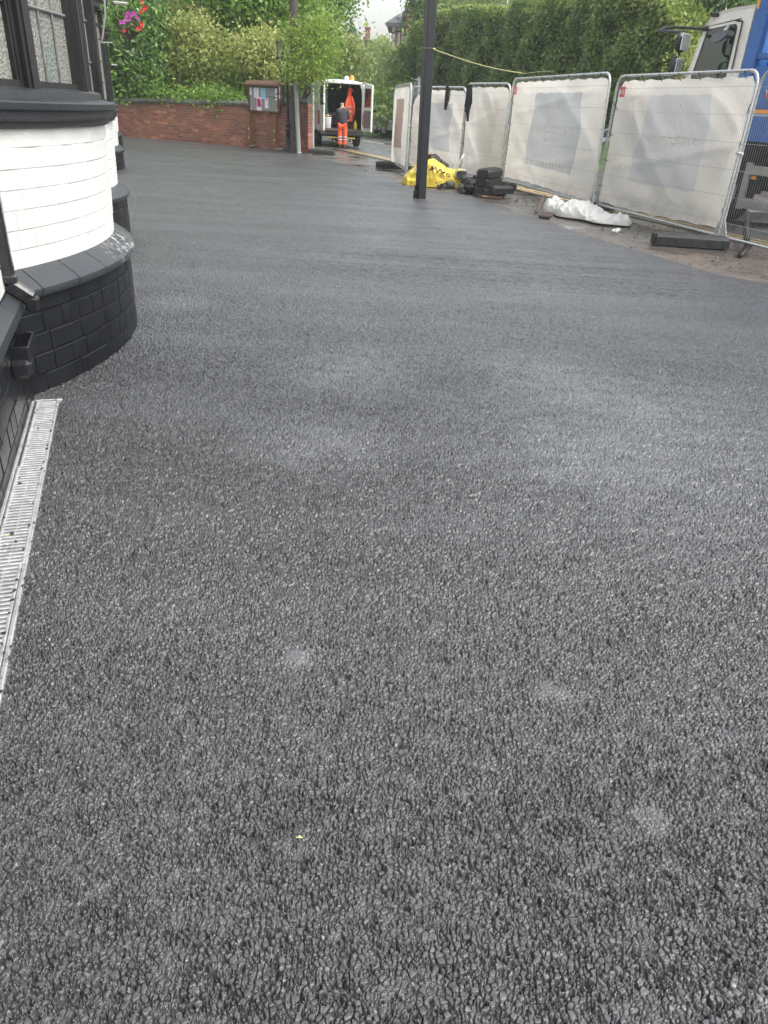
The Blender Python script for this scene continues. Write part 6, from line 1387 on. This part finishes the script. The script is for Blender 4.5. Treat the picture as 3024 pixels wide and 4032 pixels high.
mb = MB(); mb.tube([c1+Vector((0, 0, -.2)), c2+Vector((0, 0, .22))], .02, 8); mb.tube([tw(arm[-1][0], arm[-1][1], -.52), c1+Vector((0, 0, .15))], .024, 8); child(mb, 'mirror_stay', M_BPL, truck)
mb = MB(); kp_ = [TQ(x, y, -.2) for x, y in ((2801, 163), (2812, 137), (2835, 123), (2871, 119), (2864, 140), (2840, 160), (2815, 169))]
mb.prism(kp_, lambda u, v, q: tw(u, v, q), -.24, -.17); child(mb, 'kerb_mirror', sm('grey_mirror_shell', (.14, .145, .16), .4, .1), truck)
mb = MB(); a_, b_ = TQ(2868, 105), TQ(2850, 124, -.2); mb.tube([tw(a_[0], a_[1], 0), tw(b_[0], b_[1], -.2)], .028, 6); child(mb, 'mirror_bracket', sm('light_grey_bracket', (.42, .42, .4), .5, .1), truck)
# blue headboard and body
hb0, hb1 = TQ(2916, 272)[0]-.02, TQ(2962, 272)[0]
mb = MB(); RZT = math.atan2(TD.y, TD.x); hb = hb0-.14
for o in (.04, TW-.1): mb.bbox(tw(hb, 2.35, o), (.26, .12, 3.0), .012, rz=RZT)
mb.bbox(tw(hb, 3.7, TW/2), (.22, TW, .14), .012, rz=RZT); mb.bbox(tw(hb, 2.3, TW/2), (.06, TW-.25, 2.6), .01, rz=RZT)
child(mb, 'headboard', M_BLU, truck)
mb = MB(); p = TQ(2960, 10); mb.box(tw(hb+.09, p[1], -.025), (.05, .008, .20), rz=RZT); child(mb, 'side_marker', M_AMB, truck)
BL0 = hb-.14; BL1 = BL0-4.6
zs = {k: TQ(2960, y)[1] for k, y in (('net0', 205), ('rail', 212), ('dark', 262), ('bl', 430), ('or', 446), ('wh', 456), ('end', 560))}
mb = MB(); mb.bbox(tw((BL0+BL1)/2, (zs['dark']+zs['bl'])/2-.0, .06), (BL0-BL1, .12, zs['dark']-zs['bl']-.004), .01, rz=RZT)
mb.bbox(tw((BL0+BL1)/2, zs['rail']-.04, .05), (BL0-BL1, .10, .09), .01, rz=RZT); mb.bbox(tw((BL0+BL1)/2, (zs['wh']+zs['end'])/2, .08), (BL0-BL1, .12, zs['wh']-zs['end']-.01), .01, rz=RZT)
for k in range(1, 5): mb.bbox(tw(BL0-k*1.1, (zs['rail']+zs['dark'])/2+.1, .05), (.07, .08, (zs['rail']-zs['dark'])+.6), .008, rz=RZT)
mb.bbox(tw((BL0+BL1)/2, zs['bl']+.3, TW-.06), (BL0-BL1, .12, 1.6), .01, rz=RZT)
child(mb, 'body', M_BLU, truck)
mb = MB(); mb.box(tw((BL0+BL1)/2, (zs['bl']+zs['or'])/2, .075), (BL0-BL1, .14, zs['bl']-zs['or']-.004), rz=RZT); child(mb, 'orange_stripe', M_AMB, truck)
mb = MB(); mb.box(tw((BL0+BL1)/2, (zs['or']+zs['wh'])/2, .08), (BL0-BL1, .13, zs['or']-zs['wh']-.004), rz=RZT); child(mb, 'pale_stripe', sm('pale_blue_stripe', (.35, .42, .55), .5, .1), truck)
mb = MB(); mb.box(tw((BL0+BL1)/2, (zs['dark']+zs['rail'])/2-.05, .35), (BL0-BL1, .2, (zs['rail']-zs['dark'])), rz=RZT); child(mb, 'load', sm('rusty_load', (.07, .03, .025), .8, .5, 5), truck)
t = NT('white_sheet_with_dark_leaf_net'); p = t.pos(); nz = t.noise(t.scaled(p, (1, 1, .7)), 11, 4, .55); sz = t.n('SeparateXYZ'); t.link(p, sz.inputs[0])
v = t.n('TexVoronoi'); v.feature = 'DISTANCE_TO_EDGE'; t.link(p, v.inputs['Vector']); v.inputs['Scale'].default_value = 13
ln_ = t.ramp(v.outputs['Distance'], [(.02, 1), (.035, 0)]); lf_ = t.math('MULTIPLY', t.ramp(nz, [(.56, 0), (.58, 1)]), t.ramp(sz.outputs[2], [(0, 0), (1, 1)]))
t.set(t.mix(t.math('MAXIMUM', ln_, lf_), (.78, .79, .80), (.10, .10, .11)), .6, t.bump(nz, .3, .02))
mb = MB(); rows = []
for j in range(9): rows.append([tw(BL0-.02-i*.12, zs['rail']+.0+j*.2, .16+.05*math.sin(i*.6+j)+.02*math.sin(i*1.9)) for i in range(38)])
mb.grid(rows); child(mb, 'load_sheet', t.m, truck, smooth=True)
# underside, wheels, side guard, leg
mb = MB(); mb.bbox(tw((fr_u+BL1)/2-.3, .78, TW/2), (fr_u-BL1-1.0, .9, .28), .02, rz=RZT); mb.bbox(tw(BL0-.5, .80, .55), (1.0, .5, .55), .03, rz=RZT); mb.bbox(tw(BL0-.1, 1.15, .7), (.5, 1.1, .5), .05, rz=RZT); mb.box(tw(BL0-2.2, 1.25, TW/2), (4.3, TW-.3, .12), rz=RZT)
child(mb, 'chassis', M_CHS, truck)
wu = TQ(2868, 860)[0]+.30
for u in (wu, BL1+1.2):
    for o in (.16, TW-.16):
        mb = MB(); wheel(mb, tw(u, .47, o), TN, .47, .28); wo_ = child(mb, 'wheel', M_TYRE, truck, smooth=True, angle=40)
        mb = MB()
        for q in (-.10,): m = 20; mb.add([tw(u+.29*math.cos(2*math.pi*k/m), .47+.29*math.sin(2*math.pi*k/m), o+q) for k in range(m)], [tuple(range(m))])
        mb.tube([tw(u, .47, o-.16), tw(u, .47, o+.1)], .10, 12); sub(mb, 'rim', M_RIM, wo_)
mb = MB(); m = 12; rows = [[tw(wu+.58*math.cos(math.pi*k/m), .50+.58*math.sin(math.pi*k/m), o) for k in range(m+1)] for o in (.02, .42)]; mb.grid(rows); child(mb, 'mudguard', M_BPL, truck, smooth=True)
gA0, gz0, gz1 = TQ(2921, 730)[0], TQ(2925, 650)[1], TQ(2925, 812)[1]
mb = MB(); M_GRD = sm('weathered_grey_side_guard', (.30, .29, .27), .55, .2, 8, .2, 40)
mb.bbox(tw(gA0-.06, (gz0+gz1)/2, .0), (.12, .06, gz0-gz1+.1), .008, rz=RZT); mb.bbox(tw(gA0-1.3, gz0-.06, .0), (2.36, .055, .14), .008, rz=RZT); mb.bbox(tw(gA0-1.3, gz1+.05, .0), (2.36, .055, .16), .008, rz=RZT); mb.bbox(tw(gA0-1.1, (gz0+gz1)/2-.08, .03), (1.3, .05, .08), .008, rz=RZT)
child(mb, 'side_guard', M_GRD, truck)
p = TQ(2965, 700); mb = MB(); mb.bbox(tw(p[0], p[1], .02), (.10, .03, .055), .006, rz=RZT); child(mb, 'reflector', M_AMB, truck)
mb = MB(); g1_ = G(2925, 1005, .03); pts = [g1_+TN*1.2+Vector((.1, .5, .9)), G(2935, 905, .35)+Vector((0, .1, 0)), G(2940, 945, .14), G(2925, 1005, .02)]
mb.tube([AT(2945, 830, 11.6), AT(2940, 900, 11.5), G(2940, 950, .12), G(2948, 965, .07), G(2915, 1008, .02)], .03, 8, rs=[.02, .045, .04, .05, .03])
tag(mb.build('broken_strut', sm('dirty_black_rubber_strip', (.02, .019, .018), .6, .3, 9, .4), None, True, tuple(G(2925, 1000))), 'dark bent rubber strip hanging down to the pavement under the bare mesh panel', 'strip')
mb = MB(); rows = []
c0 = TQ(2990, 860)
for i in range(18): 
    a_ = i/17*2*math.pi; rows.append([tuple(G(3010, 872, .03)+RN*.6+Vector((math.cos(a_)*r_*1.6*(1+.2*math.sin(3*a_)), math.sin(a_)*r_*.55, h_))) for r_, h_ in ((1, 0), (.8, .06), (.45, .11), (.02, .13))])
mb.grid(rows); tag(mb.build('sand_spill', sm('pale_mortar_spill', (.46, .44, .40), .9, .15, 9, .7, 30), None, True), 'pale sandy spill on the road under the truck side guard', 'sand', kind='stuff')
# ------------------------------------------------------------------ cars
def car(base, rz, label, colr, seed, Ln=4.1, Hh=1.48, Wd=1.72):
    root = thing('parked_car', base, label, 'car', 'parked cars'); m = Matrix.Rotation(rz, 3, 'Z'); P = lambda x, y, z: m @ Vector((x, y, z))+Vector(base)
    cp = sm('car_paint_%d' % seed, colr, .22, .06, 3, spec=.6)
    prof = [(-2.0, .35, .55, .80), (-2.05, .35, .80, .84), (-1.8, .3, 1.0, .84), (-1.2, .28, 1.03, .86), (0, .28, 1.02, .86), (.9, .28, .98, .86), (1.2, .28, .92, .85), (1.75, .3, .78, .82), (2.02, .34, .62, .74), (2.05, .38, .5, .70)]
    rows = []
    for x, z0_, z1_, h_ in prof: rows.append([P(x, -h_+.04, z0_), P(x, -h_, (z0_+z1_)/2), P(x, -h_+.03, z1_-.05), P(x, -h_+.12, z1_), P(x, 0, z1_+.03), P(x, h_-.12, z1_), P(x, h_-.03, z1_-.05), P(x, h_, (z0_+z1_)/2), P(x, h_-.04, z0_)])
    mb = MB(); mb.grid(rows); mb.add(rows[0], [tuple(range(9))]); mb.add(rows[-1], [tuple(range(9))]); child(mb, 'body', cp, root, smooth=True, angle=40)
    gl = MB(); rows = [[P(x, -y_, z_), P(x, y_, z_)] for x, y_, z_ in ((-1.85, .72, 1.0), (-1.45, .60, Hh-.05), (.15, .60, Hh-.05), (1.05, .74, .98))]; gl.grid(rows)
    for s_ in (-1, 1): gl.add([P(-1.85, s_*.80, 1.0), P(-1.45, s_*.63, Hh-.05), (P(.15, s_*.63, Hh-.05)), P(1.05, s_*.80, .97)], [(0, 1, 2, 3)])
    child(gl, 'windows', M_GLS, root)
    rf = MB(); rf.bbox(P(-.62, 0, Hh-.02), (1.75, 1.30, .07), .03, rz=rz)
    for s_ in (-1, 1):
        rf.tube([P(.15, s_*.64, Hh-.04), P(1.08, s_*.80, .98)], .028, 6); rf.tube([P(-1.45, s_*.64, Hh-.04), P(-1.86, s_*.80, 1.0)], .035, 6); rf.tube([P(-.5, s_*.645, Hh-.04), P(-.45, s_*.82, 1.0)], .03, 6)
    child(rf, 'roof', cp, root)
    for x in (-1.28, 1.32):
        for s_ in (-1, 1):
            mb = MB(); wheel(mb, P(x, s_*.75, .31), m @ Vector((0, 1, 0)), .31, .19); wo_ = child(mb, 'wheel', M_TYRE, root, smooth=True, angle=40)
            mb = MB(); ax = m @ Vector((0, s_, 0)); e2 = m @ Vector((1, 0, 0)); q = 20; mb.add([P(x, s_*.82, .31)+(e2*math.cos(2*math.pi*k/q)+Vector((0, 0, 1))*math.sin(2*math.pi*k/q))*.20 for k in range(q)], [tuple(range(q))])
            for k in range(5): a_ = k*1.257; mb.tube([P(x, s_*.83, .31), P(x, s_*.83, .31)+(e2*math.cos(a_)+Vector((0, 0, 1))*math.sin(a_))*.19], .02, 4)
            o = mb.build('rim', M_MIR, None, origin=tuple(base)); o.parent = wo_; o.location = (0, 0, 0)
    for s_ in (-1, 1):
        mb = MB(); mb.bbox(P(1.95, s_*.60, .66), (.14, .28, .14), .04, rz=rz); child(mb, 'headlight', M_MIR, root)
        mb = MB(); mb.bbox(P(-2.02, s_*.66, .82), (.08, .18, .2), .03, rz=rz); child(mb, 'tail_light', M_RL, root)
        mb = MB(); mb.bbox(P(.85, s_*.93, 1.02), (.12, .16, .11), .03, rz=rz); child(mb, 'mirror', cp, root)
cb = AT(1462, 449, 47.5)
car((cb.x+.5, 48.0, cb.z-1.05), math.atan2(RD.y, RD.x)+R(200), 'silver grey parked car partly hidden by ivy to the right of the van', (.60, .62, .63), 1)
wc = RP(-1.2, 6.4); g_ = G(2362, 668); car((g_.x+1.5, g_.y+2.3, -.03), math.atan2(RD.y, RD.x)+R(8), 'white car behind the fence seen through the gap between the two nearest banners', (.75, .76, .76), 2)
# ------------------------------------------------------------------ hanging basket on the pub and cast sign bracket
HB = AT(500, 75, 14.0); hbk = thing('hanging_basket', HB, 'hanging basket of magenta and red flowers on the far bay of the pub', 'hanging basket')
V, F = leafcloud([PB(500, 60, 14, 36, 24), PB(515, 85, 14, 30, 24), PB(475, 70, 14, 26, 20), PB(530, 30, 14, 24, 30)], 900, .07, 90); npmesh('foliage', V-np.array(tuple(HB)), F, L_DK, hbk)
M_MAG = sm('magenta_petals', (.42, .07, .36), .6, .25, 20); M_REDF = sm('red_petals', (.62, .04, .03), .6, .2, 20)
def flower(px, py, s_, mat, k):
    c_ = AT(px, py, 13.55+random.uniform(-.05, .05)); mb = MB()
    for q in range(5):
        a_ = q*1.257+random.random(); d_ = Vector((math.cos(a_), -.15, math.sin(a_)))*s_; e_ = Vector((-math.sin(a_), 0, math.cos(a_)))*s_*.5
        mb.add([c_, c_+d_*.6+e_, c_+d_+Vector((0, -.01, 0)), c_+d_*.6-e_], [(0, 1, 2, 3)])
    child(mb, 'flower', mat, hbk)
for px, py in ((505, 55), (512, 62), (498, 60), (520, 58), (485, 88), (492, 90), (500, 72), (513, 75), (508, 50), (535, 62), (540, 70), (480, 86), (528, 52)): flower(px+random.gauss(0, 2), py+random.gauss(0, 2), .034, M_MAG, 0)
for px, py in ((557, 8), (570, 32), (566, 38), (574, 30), (555, 48), (558, 95), (552, 112), (545, 114), (560, 100), (490, 120)): flower(px, py, .033, M_REDF, 0)
mb = MB(); c_ = AT(505, 95, 14); mb.lathe([(.02, -.22), (.16, -.12), (.2, .02), (.18, .04)], tuple(c_), 14); child(mb, 'basket', sm('coir_basket', (.06, .05, .035), .9, .3), hbk, smooth=True)
mb = MB()
for k in range(3): a_ = k*2.1; mb.tube([c_+Vector((.18*math.cos(a_), .18*math.sin(a_), .03)), c_+Vector((0, 0, .75))], .006, 4)
mb.tube([c_+Vector((0, 0, .75)), c_+Vector((-.35, 0, .95))], .012, 6); child(mb, 'chain', M_IRON, hbk)
# pale gutter brackets on the far bay seen against the bush
mb = MB(); a_, b_ = AT(449, 8, 13.5), AT(503, 14, 13.5); mb.tube([a_, b_], .02, 6); a_, b_ = AT(405, 168, 9.4), AT(442, 168, 9.4); mb.tube([a_, b_], .008, 5); a_, b_ = AT(440, 255, 19), AT(460, 256, 19); mb.tube([a_, b_], .02, 5); P_(mb, 'bracket', sm('pale_grey_bracket', (.4, .4, .38), .5, .1))
# lichen-white vehicle and windows glimpsed under the bushes on the wall
c_ = AT(585, 374, 33.8); car((c_.x, 36.0, c_.z-1.35), R(-8), 'white car glimpsed through the bushes above the boundary wall', (.8, .8, .8), 3)
# ------------------------------------------------------------------ damp air over the whole scene
mb = MB(); mb.add([(x, y, z) for z in (-1.3, 17.0) for x, y in ((-45, -12), (45, -12), (60, 135), (-60, 135))], [(0, 1, 2, 3), (4, 5, 6, 7), (0, 1, 5, 4), (1, 2, 6, 5), (2, 3, 7, 6), (3, 0, 4, 7)])
hm = bpy.data.materials.new('damp_haze'); hm.use_nodes = True; ht = hm.node_tree; ht.nodes.remove(ht.nodes['Principled BSDF'])
pv = ht.nodes.new('ShaderNodeVolumePrincipled'); pv.inputs['Color'].default_value = (.93, .95, .97, 1); pv.inputs['Density'].default_value = .0009; pv.inputs['Anisotropy'].default_value = .2
ht.links.new(pv.outputs[0], ht.nodes['Material Output'].inputs['Volume'])
tag(mb.build('haze', hm), 'thin damp haze in the air', 'haze', kind='stuff')
C.cycles.volume_bounces = 1
